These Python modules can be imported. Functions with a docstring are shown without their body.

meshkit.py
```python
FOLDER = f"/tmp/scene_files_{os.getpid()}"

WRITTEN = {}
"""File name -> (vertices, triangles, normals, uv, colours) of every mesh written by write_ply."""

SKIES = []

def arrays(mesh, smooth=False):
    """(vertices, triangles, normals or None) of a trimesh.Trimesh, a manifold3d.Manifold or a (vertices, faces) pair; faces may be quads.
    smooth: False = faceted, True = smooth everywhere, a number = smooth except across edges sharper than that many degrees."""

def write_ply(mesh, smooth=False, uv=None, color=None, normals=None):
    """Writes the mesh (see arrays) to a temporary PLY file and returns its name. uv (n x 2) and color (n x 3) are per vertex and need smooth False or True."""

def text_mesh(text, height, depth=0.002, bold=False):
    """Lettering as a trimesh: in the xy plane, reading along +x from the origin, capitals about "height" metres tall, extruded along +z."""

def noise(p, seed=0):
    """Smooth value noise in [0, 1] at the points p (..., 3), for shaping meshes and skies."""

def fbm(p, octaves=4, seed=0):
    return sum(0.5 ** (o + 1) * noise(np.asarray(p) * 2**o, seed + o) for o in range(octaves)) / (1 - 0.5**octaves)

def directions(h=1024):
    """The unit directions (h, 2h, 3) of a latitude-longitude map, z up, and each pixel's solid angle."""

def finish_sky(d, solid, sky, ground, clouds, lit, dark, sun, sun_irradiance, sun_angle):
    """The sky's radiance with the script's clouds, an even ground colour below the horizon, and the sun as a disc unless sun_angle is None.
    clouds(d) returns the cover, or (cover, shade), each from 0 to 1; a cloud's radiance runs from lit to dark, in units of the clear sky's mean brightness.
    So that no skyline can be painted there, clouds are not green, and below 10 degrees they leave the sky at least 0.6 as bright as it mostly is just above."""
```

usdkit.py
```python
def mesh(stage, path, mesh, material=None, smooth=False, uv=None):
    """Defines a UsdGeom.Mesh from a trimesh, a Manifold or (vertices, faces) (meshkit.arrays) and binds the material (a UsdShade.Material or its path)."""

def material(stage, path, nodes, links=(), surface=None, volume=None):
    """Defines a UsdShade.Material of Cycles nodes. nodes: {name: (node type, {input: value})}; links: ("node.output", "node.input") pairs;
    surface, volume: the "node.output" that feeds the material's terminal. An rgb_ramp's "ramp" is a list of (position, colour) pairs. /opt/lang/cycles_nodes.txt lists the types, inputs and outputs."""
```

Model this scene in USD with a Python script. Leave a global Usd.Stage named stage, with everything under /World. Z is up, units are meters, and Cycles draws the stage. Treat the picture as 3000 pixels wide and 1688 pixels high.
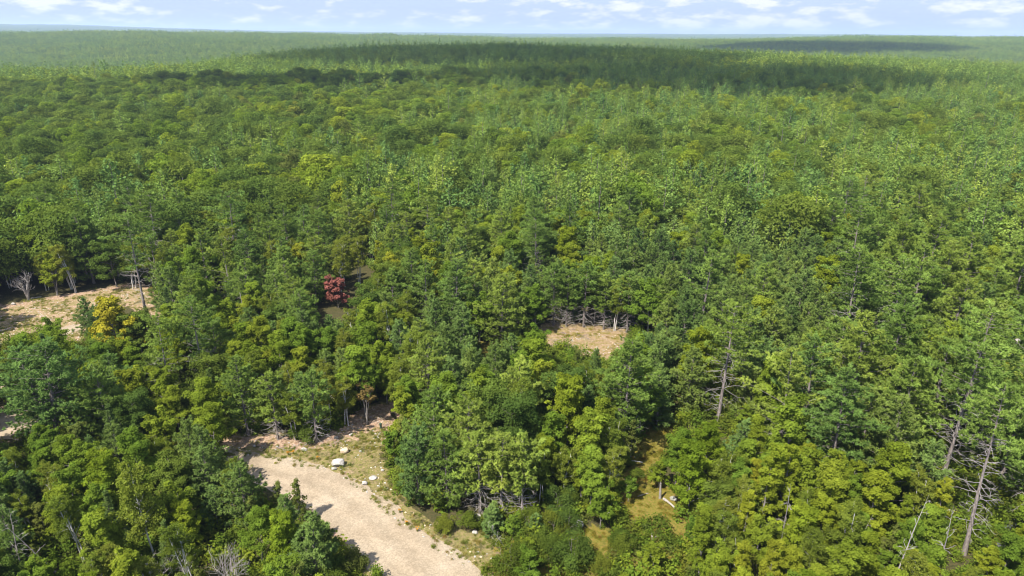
import math
import numpy as np
import shapely
from shapely.geometry import Polygon
from scipy.spatial import cKDTree
import trimesh
import meshkit
import usdkit
from pxr import Usd, UsdGeom, UsdLux, UsdShade, Gf, Sdf, Vt

stage = Usd.Stage.CreateInMemory()
UsdGeom.SetStageUpAxis(stage, UsdGeom.Tokens.z)
UsdGeom.SetStageMetersPerUnit(stage, 1.0)
UsdGeom.Xform.Define(stage, '/World')
UsdGeom.Scope.Define(stage, '/World/Looks')

# ------------------------------------------------------------------ camera, sky, sun, exposure
CAM_H = 55.0
F = 2000.0                       # focal length in pixels of the 3000 x 1688 photograph
PITCH = math.radians(20.4)
ROLL = math.radians(0.42)
EXPOSURE = 1.5
SUN_AZ = math.radians(-138.0)    # from straight ahead (+y) towards the right (+x): the sun stands behind the camera, to its left
SUN_EL = math.radians(55.0)
SUN_I = 1.0
SKY = 0.145

_f = np.array([0, math.cos(PITCH), -math.sin(PITCH)])
_r0 = np.array([1.0, 0, 0])
_u0 = np.cross(_r0, _f)
_r = _r0 * math.cos(ROLL) + _u0 * math.sin(ROLL)
_u = np.cross(_r, _f)
EYE = np.array([0, 0, CAM_H])
cam = UsdGeom.Camera.Define(stage, '/World/camera')
cam.AddTransformOp().Set(Gf.Matrix4d(*[float(v) for row in (np.r_[_r, 0], np.r_[_u, 0], np.r_[-_f, 0], np.r_[EYE, 1]) for v in row]))
cam.CreateHorizontalApertureAttr(36.0)
cam.CreateVerticalApertureAttr(36.0 * 576 / 1024)
cam.CreateFocalLengthAttr(36.0 * F / 3000.0)
cam.CreateClippingRangeAttr(Gf.Vec2f(0.5, 60000.0))
cam.CreateExposureAttr(EXPOSURE)

S = np.array([math.sin(SUN_AZ) * math.cos(SUN_EL), math.cos(SUN_AZ) * math.cos(SUN_EL), math.sin(SUN_EL)])
sun = UsdLux.DistantLight.Define(stage, '/World/sun')
sun.CreateIntensityAttr(SUN_I)
sun.CreateAngleAttr(0.53)
sun.CreateNormalizeAttr(True)
sun.CreateColorAttr(Gf.Vec3f(1.0, 0.945, 0.86))
_z = S
_x = np.cross([0, 0, 1.0], _z); _x /= np.linalg.norm(_x)
_y = np.cross(_z, _x)
sun.AddTransformOp().Set(Gf.Matrix4d(*[float(v) for row in (np.r_[_x, 0], np.r_[_y, 0], np.r_[_z, 0], [0, 0, 900, 1]) for v in row]))

sky_mat = usdkit.material(stage, '/World/Looks/sky', {
    'sky': ('sky_texture', {'sky_type': 'single_scattering', 'sun_disc': False, 'sun_elevation': SUN_EL, 'sun_rotation': SUN_AZ,
                            'altitude': 100.0, 'air_density': 1.0, 'aerosol_density': 1.0, 'ozone_density': 2.0}),
    'tc': ('texture_coordinate', {}),
    'sep': ('separate_xyz', {}),
    'flat': ('math', {'math_type': 'maximum', 'value2': 0.012}),
    # cumulus: direction scaled so that clouds near the horizon lie small and flattened
    'map': ('mapping', {'scale': (21.0, 21.0, 74.0)}),
    'n': ('noise_texture', {'scale': 1.0, 'detail': 7.0, 'roughness': 0.58, 'lacunarity': 2.1}),
    'map2': ('mapping', {'scale': (2.3, 2.3, 9.0), 'location': (3.1, 0.7, 1.3)}),
    'n2': ('noise_texture', {'scale': 1.0, 'detail': 2.0}),
    'sum': ('math', {'math_type': 'multiply_add', 'value2': 0.38}),
    'cov': ('map_range', {'from_min': 0.69, 'from_max': 0.82, 'to_min': 0.0, 'to_max': 1.0, 'clamp': True}),
    'veil': ('map_range', {'from_min': 0.60, 'from_max': 0.82, 'to_min': 0.0, 'to_max': 0.22, 'clamp': True}),
    'fade': ('map_range', {'from_min': 0.002, 'from_max': 0.012, 'to_min': 0.25, 'to_max': 0.85, 'clamp': True}),
    'covf': ('math', {'math_type': 'multiply'}),
    'tone': ('mix_color', {'blend_type': 'mix', 'b': (1.16, 1.44, 2.12)}),
    'tz': ('map_range', {'from_min': 0.02, 'from_max': 0.45, 'to_min': 0.92, 'to_max': 0.35, 'clamp': True}),
    'veiled': ('mix_color', {'blend_type': 'mix', 'b': (1.75, 1.92, 2.42)}),
    'mix': ('mix_color', {'blend_type': 'mix', 'b': (2.75, 2.76, 3.0)}),
    'bg': ('background_shader', {'strength': SKY}),
}, [('tc.generated', 'sep.vector'), ('tc.generated', 'map.vector'), ('map.vector', 'n.vector'), ('tc.generated', 'map2.vector'), ('map2.vector', 'n2.vector'),
    ('n2.fac', 'sum.value1'), ('n.fac', 'sum.value3'), ('sum.value', 'cov.value'), ('sum.value', 'veil.value'), ('sep.z', 'fade.value'),
    ('cov.result', 'covf.value1'), ('fade.result', 'covf.value2'),
    ('sep.z', 'tz.value'), ('tz.result', 'tone.fac'), ('sky.color', 'tone.a'), ('tone.result', 'veiled.a'), ('veil.result', 'veiled.fac'),
    ('veiled.result', 'mix.a'), ('covf.value', 'mix.fac'), ('mix.result', 'bg.color')], surface='bg.background')
dome = UsdLux.DomeLight.Define(stage, '/World/sky')
dome.CreateIntensityAttr(1.0)
UsdShade.MaterialBindingAPI.Apply(dome.GetPrim()).Bind(sky_mat)
dome.GetPrim().SetCustomDataByKey('kind', 'structure')


# ------------------------------------------------------------------ picture <-> place
def project(p):
    """World points (n,3) to pixels of the 3000 x 1688 photograph."""
    d = np.atleast_2d(p) - EYE
    z = np.maximum(d @ _f, 1e-3)
    return np.stack([1500 + F * (d @ _r) / z, 844 - F * (d @ _u) / z], 1)


def P(px, py, z=0.0):
    """Where the ray through a photograph pixel meets the height z."""
    d = _f + (px - 1500) / F * _r + (844 - py) / F * _u
    t = (z - CAM_H) / d[2]
    return EYE + d * t


K = 3000 / 2576.0


# ------------------------------------------------------------------ terrain
def sstep(a, b, x):
    t = np.clip((x - a) / (b - a), 0, 1)
    return t * t * (3 - 2 * t)


def terrain(x, y):
    x, y = np.asarray(x, float), np.asarray(y, float)
    r = np.hypot(x, y)
    g = lambda cx, cy, sx, sy, a: a * np.exp(-0.5 * (((x - cx) / sx) ** 2 + ((y - cy) / sy) ** 2))
    h = 0.35 * np.sin(x / 23.0 + 0.7) * np.cos(y / 31.0) * sstep(20, 60, r)
    n1 = meshkit.fbm(np.stack([x / 420, y / 420, 0 * x + 3.3], -1), 3, 5) - 0.5
    n2 = meshkit.fbm(np.stack([x / 1500, y / 1500, 0 * x + 8.1], -1), 3, 9) - 0.5
    az = x / np.maximum(y, 1)
    h = h + sstep(220, 700, r) * 20 * n1 * (1 - 0.35 * sstep(1500, 2500, r))
    h = h + g(-60, 1000, 330, 230, 27) + g(-400, 560, 230, 110, 7) + g(360, 880, 330, 220, 7)
    y0 = 590 + 480 * sstep(-0.60, -0.12, az) - 130 * sstep(0.15, 0.6, az)
    h = h - 24 * sstep(y0, y0 + 420, y) * (1 - sstep(1500, 2250, y))
    ridge = 33 + 26 * n2 + 9 * np.exp(-0.5 * ((az + 0.42) / 0.16) ** 2) + 9 * np.exp(-0.5 * ((az - 0.72) / 0.22) ** 2) - 6 * np.exp(-0.5 * ((az - 0.12) / 0.25) ** 2)
    h = h + ridge * sstep(1450, 2600, y) * (1 - 0.75 * sstep(2900, 4200, y))
    h = h + 9 * sstep(1300, 1700, r) * (1 - sstep(3000, 5000, r)) * (meshkit.fbm(np.stack([x / 260, y / 260, 0 * x + 5.5], -1), 2, 14) - 0.5) * 2
    far = sstep(5000, 15500, r) * (1 - 0.6 * sstep(18000, 24000, r))
    nf = meshkit.fbm(np.stack([az * 5 + 2, 0 * x + 0.4, 0 * x + 1.7], -1), 4, 21)
    h = h + far * (10 + 70 * nf + 95 * np.exp(-0.5 * ((az + 0.70) / 0.17) ** 2) + 26 * np.exp(-0.5 * ((az - 0.42) / 0.16) ** 2))
    return h


def PT(px, py, z=0.0):
    p = P(px, py, z)
    for _ in range(3):
        p = P(px, py, z + float(terrain(p[0], p[1])))
    return p


# ------------------------------------------------------------------ zones of the near ground (outlines read off the photograph, laid on the ground)
def poly(pts, k=K):
    return Polygon([(a * k, b * k) for a, b in pts]).buffer(0)


Z_ROAD = poly([(575, 1146), (640, 1185), (720, 1232), (790, 1305), (850, 1362), (900, 1404), (990, 1480), (1010, 1700), (1700, 1700), (1260, 1480), (1190, 1449), (1100, 1385), (1000, 1310), (940, 1265), (880, 1212), (860, 1190), (830, 1182), (730, 1166), (600, 1140)])
Z_VERGE = poly([(545, 1095), (640, 1092), (780, 1110), (850, 1085), (905, 1030), (1000, 1012), (985, 1090), (955, 1130), (965, 1185), (985, 1230), (1040, 1290), (1110, 1330), (1225, 1340), (1240, 1400), (1210, 1450), (1180, 1440), (1000, 1310), (880, 1212), (730, 1166), (570, 1142)])
Z_DIRTUP = poly([(690, 1095), (780, 1110), (850, 1085), (905, 1030), (1000, 1012), (985, 1080), (905, 1090), (820, 1125), (690, 1125), (560, 1120), (550, 1098)])
Z_CLEAR = poly([(1335, 833), (1385, 818), (1470, 826), (1582, 836), (1560, 878), (1525, 918), (1490, 905), (1445, 880), (1400, 868)])
Z_STRIP = poly([(1198, 862), (1245, 858), (1235, 905), (1205, 900)])
Z_LEFT = poly([(-60, 775), (70, 760), (180, 742), (270, 722), (390, 730), (405, 790), (330, 770), (260, 780), (200, 868), (150, 855), (110, 815), (60, 830), (0, 870), (-60, 930)])
Z_GLADE = poly([(1625, 1072), (1690, 1082), (1688, 1150), (1640, 1165), (1640, 1200), (1680, 1235), (1725, 1270), (1690, 1318), (1640, 1300), (1580, 1310), (1560, 1262), (1572, 1190), (1600, 1130)])
Z_EDGE = poly([(-40, 1010), (60, 1040), (85, 1085), (0, 1110), (-40, 1110)])
Z_EDGE2 = poly([(-40, 880), (8, 885), (8, 1000), (-40, 1000)])
Z_SPOT = poly([(1372, 1420), (1405, 1449), (1350, 1475), (1340, 1440)])
Z_STEM = poly([(1802, 905), (1834, 905), (1828, 985), (1838, 1040), (1770, 1042), (1780, 1000), (1797, 985)])
Z_SNAG = poly([(2440, 1180), (2520, 1150), (2530, 1300), (2470, 1400), (2395, 1390), (2410, 1270)])
Z_BIRCHES = poly([(890, 650), (925, 640), (915, 712), (893, 712)])
Z_UNDER = poly([(1165, 1222), (1330, 1225), (1330, 1262), (1165, 1262)])
Z_BARE = poly([(505, 1335), (655, 1330), (660, 1470), (520, 1470)])
Z_BIR = poly([(305, 1235), (372, 1235), (378, 1400), (325, 1400)])
Z_LEAN = poly([(92, 1335), (115, 1330), (185, 1470), (140, 1470)])
Z_DEAD = poly([(35, 665), (90, 660), (95, 750), (55, 752)])
Z_LOW = poly([(1330, 1310), (1540, 1330), (1740, 1300), (1770, 1380), (1745, 1470), (1225, 1470), (1250, 1360)])
Z_LOWLEFT = poly([(800, 1345), (850, 1335), (975, 1470), (800, 1470)])
PROTECT = [Z_ROAD, Z_VERGE, Z_CLEAR, Z_STRIP, Z_LEFT, Z_GLADE, Z_EDGE, Z_SPOT, Z_STEM, Z_SNAG, Z_BIRCHES, Z_UNDER, Z_DEAD]
PROTECT_ALL = shapely.union_all(PROTECT)
GROUND_FREE = shapely.union_all([Z_ROAD, Z_VERGE, Z_CLEAR, Z_STRIP, Z_LEFT, Z_GLADE, Z_EDGE, Z_EDGE2, Z_SPOT])


def inside(zone, xy):
    return shapely.contains_xy(zone, xy[:, 0], xy[:, 1])


# ------------------------------------------------------------------ scene helpers
used = {}


def fresh(name, parent='/World'):
    k = (parent, name)
    n = used.get(k, -1) + 1
    used[k] = n
    return name if n == 0 else f'{name}_{n:03d}'


def tag(prim, label=None, category=None, group=None, kind=None):
    for k, v in (('label', label), ('category', category), ('group', group), ('kind', kind)):
        if v:
            prim.SetCustomDataByKey(k, v)
    return prim


def obj(name, mesh, mat, parent='/World', smooth=False):
    return usdkit.mesh(stage, f'{parent}/{fresh(name, parent)}', mesh, mat, smooth).GetPrim()


def xform(name, loc=(0, 0, 0), rz=0.0, scale=(1, 1, 1), tilt=(0, 0), parent='/World'):
    x = UsdGeom.Xform.Define(stage, f'{parent}/{fresh(name, parent)}')
    x.AddTranslateOp().Set(Gf.Vec3d(*map(float, loc)))
    if tilt[0] or tilt[1]:
        x.AddRotateXYZOp().Set(Gf.Vec3f(float(tilt[0]), float(tilt[1]), float(rz)))
    else:
        x.AddRotateZOp().Set(float(rz))
    if tuple(scale) != (1, 1, 1):
        x.AddScaleOp().Set(Gf.Vec3f(*map(float, scale)))
    return x.GetPrim()


class MB:
    """Collects geometry into one mesh."""
    def __init__(self):
        self.v, self.f, self.n = [], [], 0

    def add(self, v, f):
        v, f = np.asarray(v, float), np.asarray(f, int)
        if f.shape[1] == 4:
            f = np.vstack([f[:, [0, 1, 2]], f[:, [0, 2, 3]]])
        self.v.append(v); self.f.append(f + self.n); self.n += len(v)
        return self

    def mesh(self):
        return np.vstack(self.v), np.vstack(self.f)


def norm(a):
    return a / (np.linalg.norm(a, axis=-1, keepdims=True) + 1e-9)


def tube(points, radii, sides=6):
    p = np.asarray(points, float)
    t = norm(np.gradient(p, axis=0))
    a = norm(np.cross(t, np.where(np.abs(t[:, 2:]) < 0.9, [0, 0, 1.0], [1.0, 0, 0])))
    b = np.cross(t, a)
    ang = np.arange(sides) * 2 * np.pi / sides
    rad = np.broadcast_to(np.asarray(radii, float), (len(p),))
    v = p[:, None] + rad[:, None, None] * (np.cos(ang)[None, :, None] * a[:, None] + np.sin(ang)[None, :, None] * b[:, None])
    i, j = np.meshgrid(np.arange(len(p) - 1), np.arange(sides), indexing='ij')
    q = np.stack([i * sides + j, i * sides + (j + 1) % sides, (i + 1) * sides + (j + 1) % sides, (i + 1) * sides + j], -1).reshape(-1, 4)
    f = np.vstack([q[:, [0, 1, 2]], q[:, [0, 2, 3]]])
    e = (len(p) - 1) * sides
    caps = [[e, e + k, e + k + 1] for k in range(1, sides - 1)] + [[0, k + 1, k] for k in range(1, sides - 1)]
    return v.reshape(-1, 3), np.vstack([f, caps])


def quads(C, N, size, rng, aspect=0.62):
    """Leaf-sized rhombi at C facing N."""
    t = norm(np.cross(N, norm(rng.normal(size=C.shape))))
    b = np.cross(N, t)
    s = np.broadcast_to(size, (len(C),))[:, None]
    v = np.stack([C - t * s * .5, C + b * s * .5 * aspect, C + t * s * .5, C - b * s * .5 * aspect], 1).reshape(-1, 3)
    i = np.arange(len(C))[:, None] * 4
    return v, np.vstack([i + [[0, 1, 2]], i + [[0, 2, 3]]])


def needles(C, D, length, width, rng):
    """Slender triangles from C pointing along D."""
    b = norm(np.cross(D, np.array([0, 0, 1.0]) + 0.55 * rng.normal(size=C.shape)))
    L = np.broadcast_to(length, (len(C),))[:, None]
    w = np.broadcast_to(width, (len(C),))[:, None]
    v = np.stack([C - b * w * .5, C + b * w * .5, C + D * L], 1).reshape(-1, 3)
    return v, (np.arange(len(C) * 3)).reshape(-1, 3)


# ------------------------------------------------------------------ materials
def foliage(name, ramp, trans=(0.10, 0.16, 0.02), tfac=0.38, vary=0.45, patch=0.35, gain=1.5):
    """Leaves: colour differs from tree to tree (ramp), from spray to spray and from leaf to leaf, and drifts over the woods."""
    ramp = [(a, tuple(gain * g * k for g, k in zip((1.27, 1.24, 0.98), c))) for a, c in ramp]
    trans = tuple(1.35 * k for k in trans)
    return usdkit.material(stage, f'/World/Looks/{name}', {
        'oi': ('object_info', {}), 'geo': ('geometry', {}), 'tc': ('texture_coordinate', {}),
        'ramp': ('rgb_ramp', {'ramp': ramp}),
        'n': ('noise_texture', {'scale': 0.42, 'detail': 2.0}),
        'big': ('noise_texture', {'scale': 0.075, 'detail': 3.0, 'roughness': 0.7}),
        'mr': ('map_range', {'from_min': 0.0, 'from_max': 1.0, 'to_min': 1 - vary, 'to_max': 1 + vary}),
        'mn': ('map_range', {'from_min': 0.3, 'from_max': 0.7, 'to_min': 1 - patch, 'to_max': 1 + patch, 'clamp': True}),
        'mb': ('map_range', {'from_min': 0.3, 'from_max': 0.7, 'to_min': 0.68, 'to_max': 1.34, 'clamp': True}),
        'm1': ('math', {'math_type': 'multiply'}), 'm2': ('math', {'math_type': 'multiply'}),
        'hue': ('hsv', {'fac': 1.0, 'saturation': 0.96}),
        'hm': ('map_range', {'from_min': 0.25, 'from_max': 0.75, 'to_min': 0.499, 'to_max': 0.474, 'clamp': True}),
        'tcol': ('mix', {'mix_type': 'mix', 'fac': 0.55, 'color2': trans}),
        'p': ('diffuse_bsdf', {}),
        't': ('translucent_bsdf', {}),
        'mix': ('mix_closure', {'fac': tfac}),
    }, [('oi.random', 'ramp.fac'), ('tc.object', 'n.vector'), ('geo.position', 'big.vector'), ('geo.random_per_island', 'mr.value'), ('n.fac', 'mn.value'), ('big.fac', 'mb.value'),
        ('mr.result', 'm1.value1'), ('mn.result', 'm1.value2'), ('m1.value', 'm2.value1'), ('mb.result', 'm2.value2'),
        ('big.fac', 'hm.value'), ('hm.result', 'hue.hue'), ('m2.value', 'hue.value'), ('ramp.color', 'hue.color'),
        ('hue.color', 'p.color'), ('hue.color', 'tcol.color1'), ('tcol.color', 't.color'),
        ('p.BSDF', 'mix.closure1'), ('t.BSDF', 'mix.closure2')], surface='mix.closure')


def bark(name, c1, c2, scale=6.0, stretch=0.25, rough=0.9):
    return usdkit.material(stage, f'/World/Looks/{name}', {
        'tc': ('texture_coordinate', {}), 'm': ('mapping', {'scale': (1, 1, stretch)}),
        'n': ('noise_texture', {'scale': scale, 'detail': 5.0, 'roughness': 0.65}),
        'r': ('rgb_ramp', {'ramp': [(0.33, c1), (0.62, c2)]}),
        'b': ('bump', {'strength': 0.6, 'distance': 0.03}),
        'p': ('principled_bsdf', {'roughness': rough, 'specular_ior_level': 0.2}),
    }, [('tc.object', 'm.vector'), ('m.vector', 'n.vector'), ('n.fac', 'r.fac'), ('r.color', 'p.base_color'), ('n.fac', 'b.height'), ('b.normal', 'p.normal')], surface='p.BSDF')


M = {}
M['pine'] = foliage('pine_needles', [(0, (0.082, 0.146, 0.030)), (0.25, (0.100, 0.166, 0.031)), (0.5, (0.078, 0.148, 0.036)), (0.75, (0.112, 0.176, 0.029)), (1, (0.130, 0.184, 0.031))], trans=(0.15, 0.22, 0.02), tfac=0.28, vary=0.32, gain=1.65)
M['young'] = foliage('young_pine_needles', [(0, (0.078, 0.146, 0.044)), (0.5, (0.094, 0.158, 0.040)), (1, (0.114, 0.170, 0.036))], trans=(0.13, 0.20, 0.03), tfac=0.28, vary=0.36, gain=1.6)
M['pine_dark'] = foliage('dark_pine_needles', [(0, (0.056, 0.120, 0.032)), (1, (0.070, 0.135, 0.034))], trans=(0.10, 0.16, 0.03), tfac=0.25, vary=0.28, gain=1.6)
M['spruce'] = foliage('spruce_needles', [(0, (0.050, 0.092, 0.028)), (1, (0.072, 0.118, 0.026))], trans=(0.08, 0.13, 0.02), tfac=0.2, vary=0.3)
M['maple'] = foliage('maple_leaves', [(0, (0.078, 0.150, 0.018)), (0.35, (0.096, 0.168, 0.017)), (0.7, (0.118, 0.182, 0.015)), (1, (0.145, 0.192, 0.015))], trans=(0.22, 0.30, 0.006), tfac=0.42, vary=0.5, gain=1.7)
M['oak'] = foliage('oak_leaves', [(0, (0.056, 0.106, 0.022)), (0.5, (0.070, 0.122, 0.021)), (1, (0.092, 0.138, 0.020))], trans=(0.14, 0.20, 0.01), tfac=0.36, vary=0.5, gain=1.6)
M['birch'] = foliage('birch_leaves', [(0, (0.104, 0.160, 0.022)), (0.5, (0.126, 0.178, 0.024)), (1, (0.150, 0.184, 0.028))], trans=(0.24, 0.30, 0.01), tfac=0.42, vary=0.5)
M['poplar'] = foliage('poplar_leaves', [(0, (0.128, 0.196, 0.016)), (0.5, (0.158, 0.216, 0.014)), (1, (0.200, 0.228, 0.018))], trans=(0.30, 0.36, 0.006), tfac=0.42, vary=0.5)
M['shrub'] = foliage('shrub_leaves', [(0, (0.066, 0.115, 0.018)), (0.5, (0.095, 0.145, 0.018)), (1, (0.135, 0.165, 0.020))], trans=(0.19, 0.24, 0.006), tfac=0.38, vary=0.55)
M['yellow'] = foliage('yellow_maple_leaves', [(0, (0.235, 0.240, 0.014)), (1, (0.265, 0.255, 0.014))], trans=(0.36, 0.38, 0.006), tfac=0.4, vary=0.5, patch=0.5)
M['lime'] = foliage('lime_maple_leaves', [(0, (0.118, 0.196, 0.012)), (1, (0.160, 0.218, 0.013))], trans=(0.28, 0.36, 0.004), tfac=0.42, vary=0.5)
M['red'] = foliage('red_maple_leaves', [(0, (0.240, 0.092, 0.074)), (1, (0.220, 0.104, 0.080))], trans=(0.30, 0.12, 0.08), tfac=0.38, patch=0.2)
M['rusty'] = foliage('rusty_leaves', [(0, (0.150, 0.112, 0.036)), (1, (0.140, 0.120, 0.040))], trans=(0.20, 0.14, 0.03), tfac=0.35)
M['olive'] = foliage('olive_leaves', [(0, (0.082, 0.118, 0.028)), (1, (0.108, 0.136, 0.030))], trans=(0.18, 0.20, 0.02), tfac=0.38)
M['bark_pine'] = bark('pine_bark', (0.085, 0.070, 0.062), (0.22, 0.19, 0.17))
M['bark_red'] = bark('reddish_bark', (0.10, 0.050, 0.035), (0.24, 0.14, 0.10))
M['bark_grey'] = bark('grey_bark', (0.12, 0.105, 0.09), (0.26, 0.235, 0.21))
M['bark_birch'] = bark('birch_bark', (0.34, 0.31, 0.27), (0.66, 0.63, 0.58), scale=4.0, stretch=2.5)
M['dead'] = bark('dead_wood', (0.15, 0.13, 0.115), (0.34, 0.31, 0.28))
M['twig'] = bark('dead_twigs', (0.11, 0.085, 0.07), (0.25, 0.21, 0.185))
M['rock'] = usdkit.material(stage, '/World/Looks/granite', {
    'tc': ('texture_coordinate', {}), 'oi': ('object_info', {}), 'n': ('noise_texture', {'scale': 3.0, 'detail': 8.0, 'roughness': 0.7}), 'v': ('noise_texture', {'scale': 0.9, 'detail': 3.0}),
    'r': ('rgb_ramp', {'ramp': [(0.25, (0.17, 0.155, 0.14)), (0.5, (0.33, 0.305, 0.275)), (0.75, (0.45, 0.42, 0.385))]}),
    'l': ('rgb_ramp', {'ramp': [(0.55, (0, 0, 0)), (0.68, (1, 1, 1))]}), 'x': ('mix', {'mix_type': 'mix', 'color2': (0.20, 0.20, 0.15)}),
    'b': ('bump', {'strength': 0.7, 'distance': 0.05}), 'p': ('principled_bsdf', {'roughness': 0.85, 'specular_ior_level': 0.25})},
    [('tc.object', 'n.vector'), ('tc.object', 'v.vector'), ('n.fac', 'r.fac'), ('r.color', 'x.color1'), ('v.fac', 'l.fac'), ('l.color', 'x.fac'), ('x.color', 'p.base_color'), ('n.fac', 'b.height'), ('b.normal', 'p.normal')], surface='p.BSDF')
M['tanrock'] = bark('tan_boulder', (0.30, 0.22, 0.14), (0.60, 0.48, 0.34), scale=3.0, stretch=1.0)
M['pedestal'] = usdkit.material(stage, '/World/Looks/green_plastic', {'n': ('noise_texture', {'scale': 30.0}), 'r': ('rgb_ramp', {'ramp': [(0.3, (0.018, 0.045, 0.030)), (0.7, (0.030, 0.065, 0.045))]}), 'p': ('principled_bsdf', {'roughness': 0.5})}, [('n.fac', 'r.fac'), ('r.color', 'p.base_color')], surface='p.BSDF')
M['dark'] = usdkit.material(stage, '/World/Looks/black_band', {'p': ('principled_bsdf', {'base_color': (0.02, 0.02, 0.02), 'roughness': 0.6})}, surface='p.BSDF')
M['petal'] = foliage('goldenrod_flowers', [(0, (0.50, 0.27, 0.005)), (1, (0.52, 0.31, 0.008))], trans=(0.4, 0.25, 0.0), tfac=0.3, vary=0.2, patch=0.1, gain=1.0)
M['grass'] = foliage('grass_blades', [(0, (0.085, 0.130, 0.022)), (0.5, (0.150, 0.175, 0.035)), (1, (0.26, 0.22, 0.08))], trans=(0.2, 0.24, 0.02), tfac=0.35, vary=0.35)
M['moss'] = foliage('olive_groundcover', [(0, (0.100, 0.130, 0.016)), (0.4, (0.150, 0.150, 0.016)), (0.8, (0.170, 0.140, 0.018)), (1, (0.150, 0.095, 0.020))], trans=(0.26, 0.26, 0.006), tfac=0.3, vary=0.45)
M['asphalt'] = usdkit.material(stage, '/World/Looks/asphalt', {'geo': ('geometry', {}), 'n': ('noise_texture', {'scale': 8.0, 'detail': 6.0}), 'r': ('rgb_ramp', {'ramp': [(0.3, (0.055, 0.056, 0.062)), (0.7, (0.095, 0.097, 0.105))]}), 'p': ('principled_bsdf', {'roughness': 0.85})},
    [('geo.position', 'n.vector'), ('n.fac', 'r.fac'), ('r.color', 'p.base_color')], surface='p.BSDF')
M['gravel'] = usdkit.material(stage, '/World/Looks/tan_gravel', {
    'geo': ('geometry', {}), 'at': ('attribute', {'attribute': 'wheel'}), 'n': ('noise_texture', {'scale': 0.22, 'detail': 6.0, 'roughness': 0.62}), 'g': ('voronoi_texture', {'scale': 7.0}), 'n3': ('noise_texture', {'scale': 1.7, 'detail': 7.0, 'roughness': 0.8}),
    'r': ('rgb_ramp', {'ramp': [(0.28, (0.205, 0.160, 0.108)), (0.45, (0.252, 0.200, 0.137)), (0.58, (0.275, 0.222, 0.155)), (0.74, (0.310, 0.256, 0.188))]}),
    'sp': ('map_range', {'from_min': 0.28, 'from_max': 0.72, 'to_min': 0.80, 'to_max': 1.16, 'clamp': True}), 'gv': ('separate_color', {}), 'gm': ('map_range', {'from_min': 0.0, 'from_max': 1.0, 'to_min': 0.84, 'to_max': 1.12}),
    'ws': ('separate_color', {}), 'wm': ('map_range', {'from_min': 0.0, 'from_max': 1.0, 'to_min': 0.90, 'to_max': 1.14, 'clamp': True}),
    'm1': ('math', {'math_type': 'multiply'}), 'm2': ('math', {'math_type': 'multiply'}), 'h': ('hsv', {'fac': 1.0}), 'b': ('bump', {'strength': 0.9, 'distance': 0.06}), 'p': ('principled_bsdf', {'roughness': 0.95, 'specular_ior_level': 0.15})},
    [('geo.position', 'n.vector'), ('geo.position', 'g.vector'), ('geo.position', 'n3.vector'), ('n.fac', 'r.fac'), ('n3.fac', 'sp.value'), ('g.color', 'gv.color'), ('gv.r', 'gm.value'), ('sp.result', 'm1.value1'), ('gm.result', 'm1.value2'),
     ('at.color', 'ws.color'), ('ws.r', 'wm.value'), ('m1.value', 'm2.value1'), ('wm.result', 'm2.value2'), ('m2.value', 'h.value'), ('r.color', 'h.color'), ('h.color', 'p.base_color'), ('n3.fac', 'b.height'), ('b.normal', 'p.normal')], surface='p.BSDF')
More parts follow.
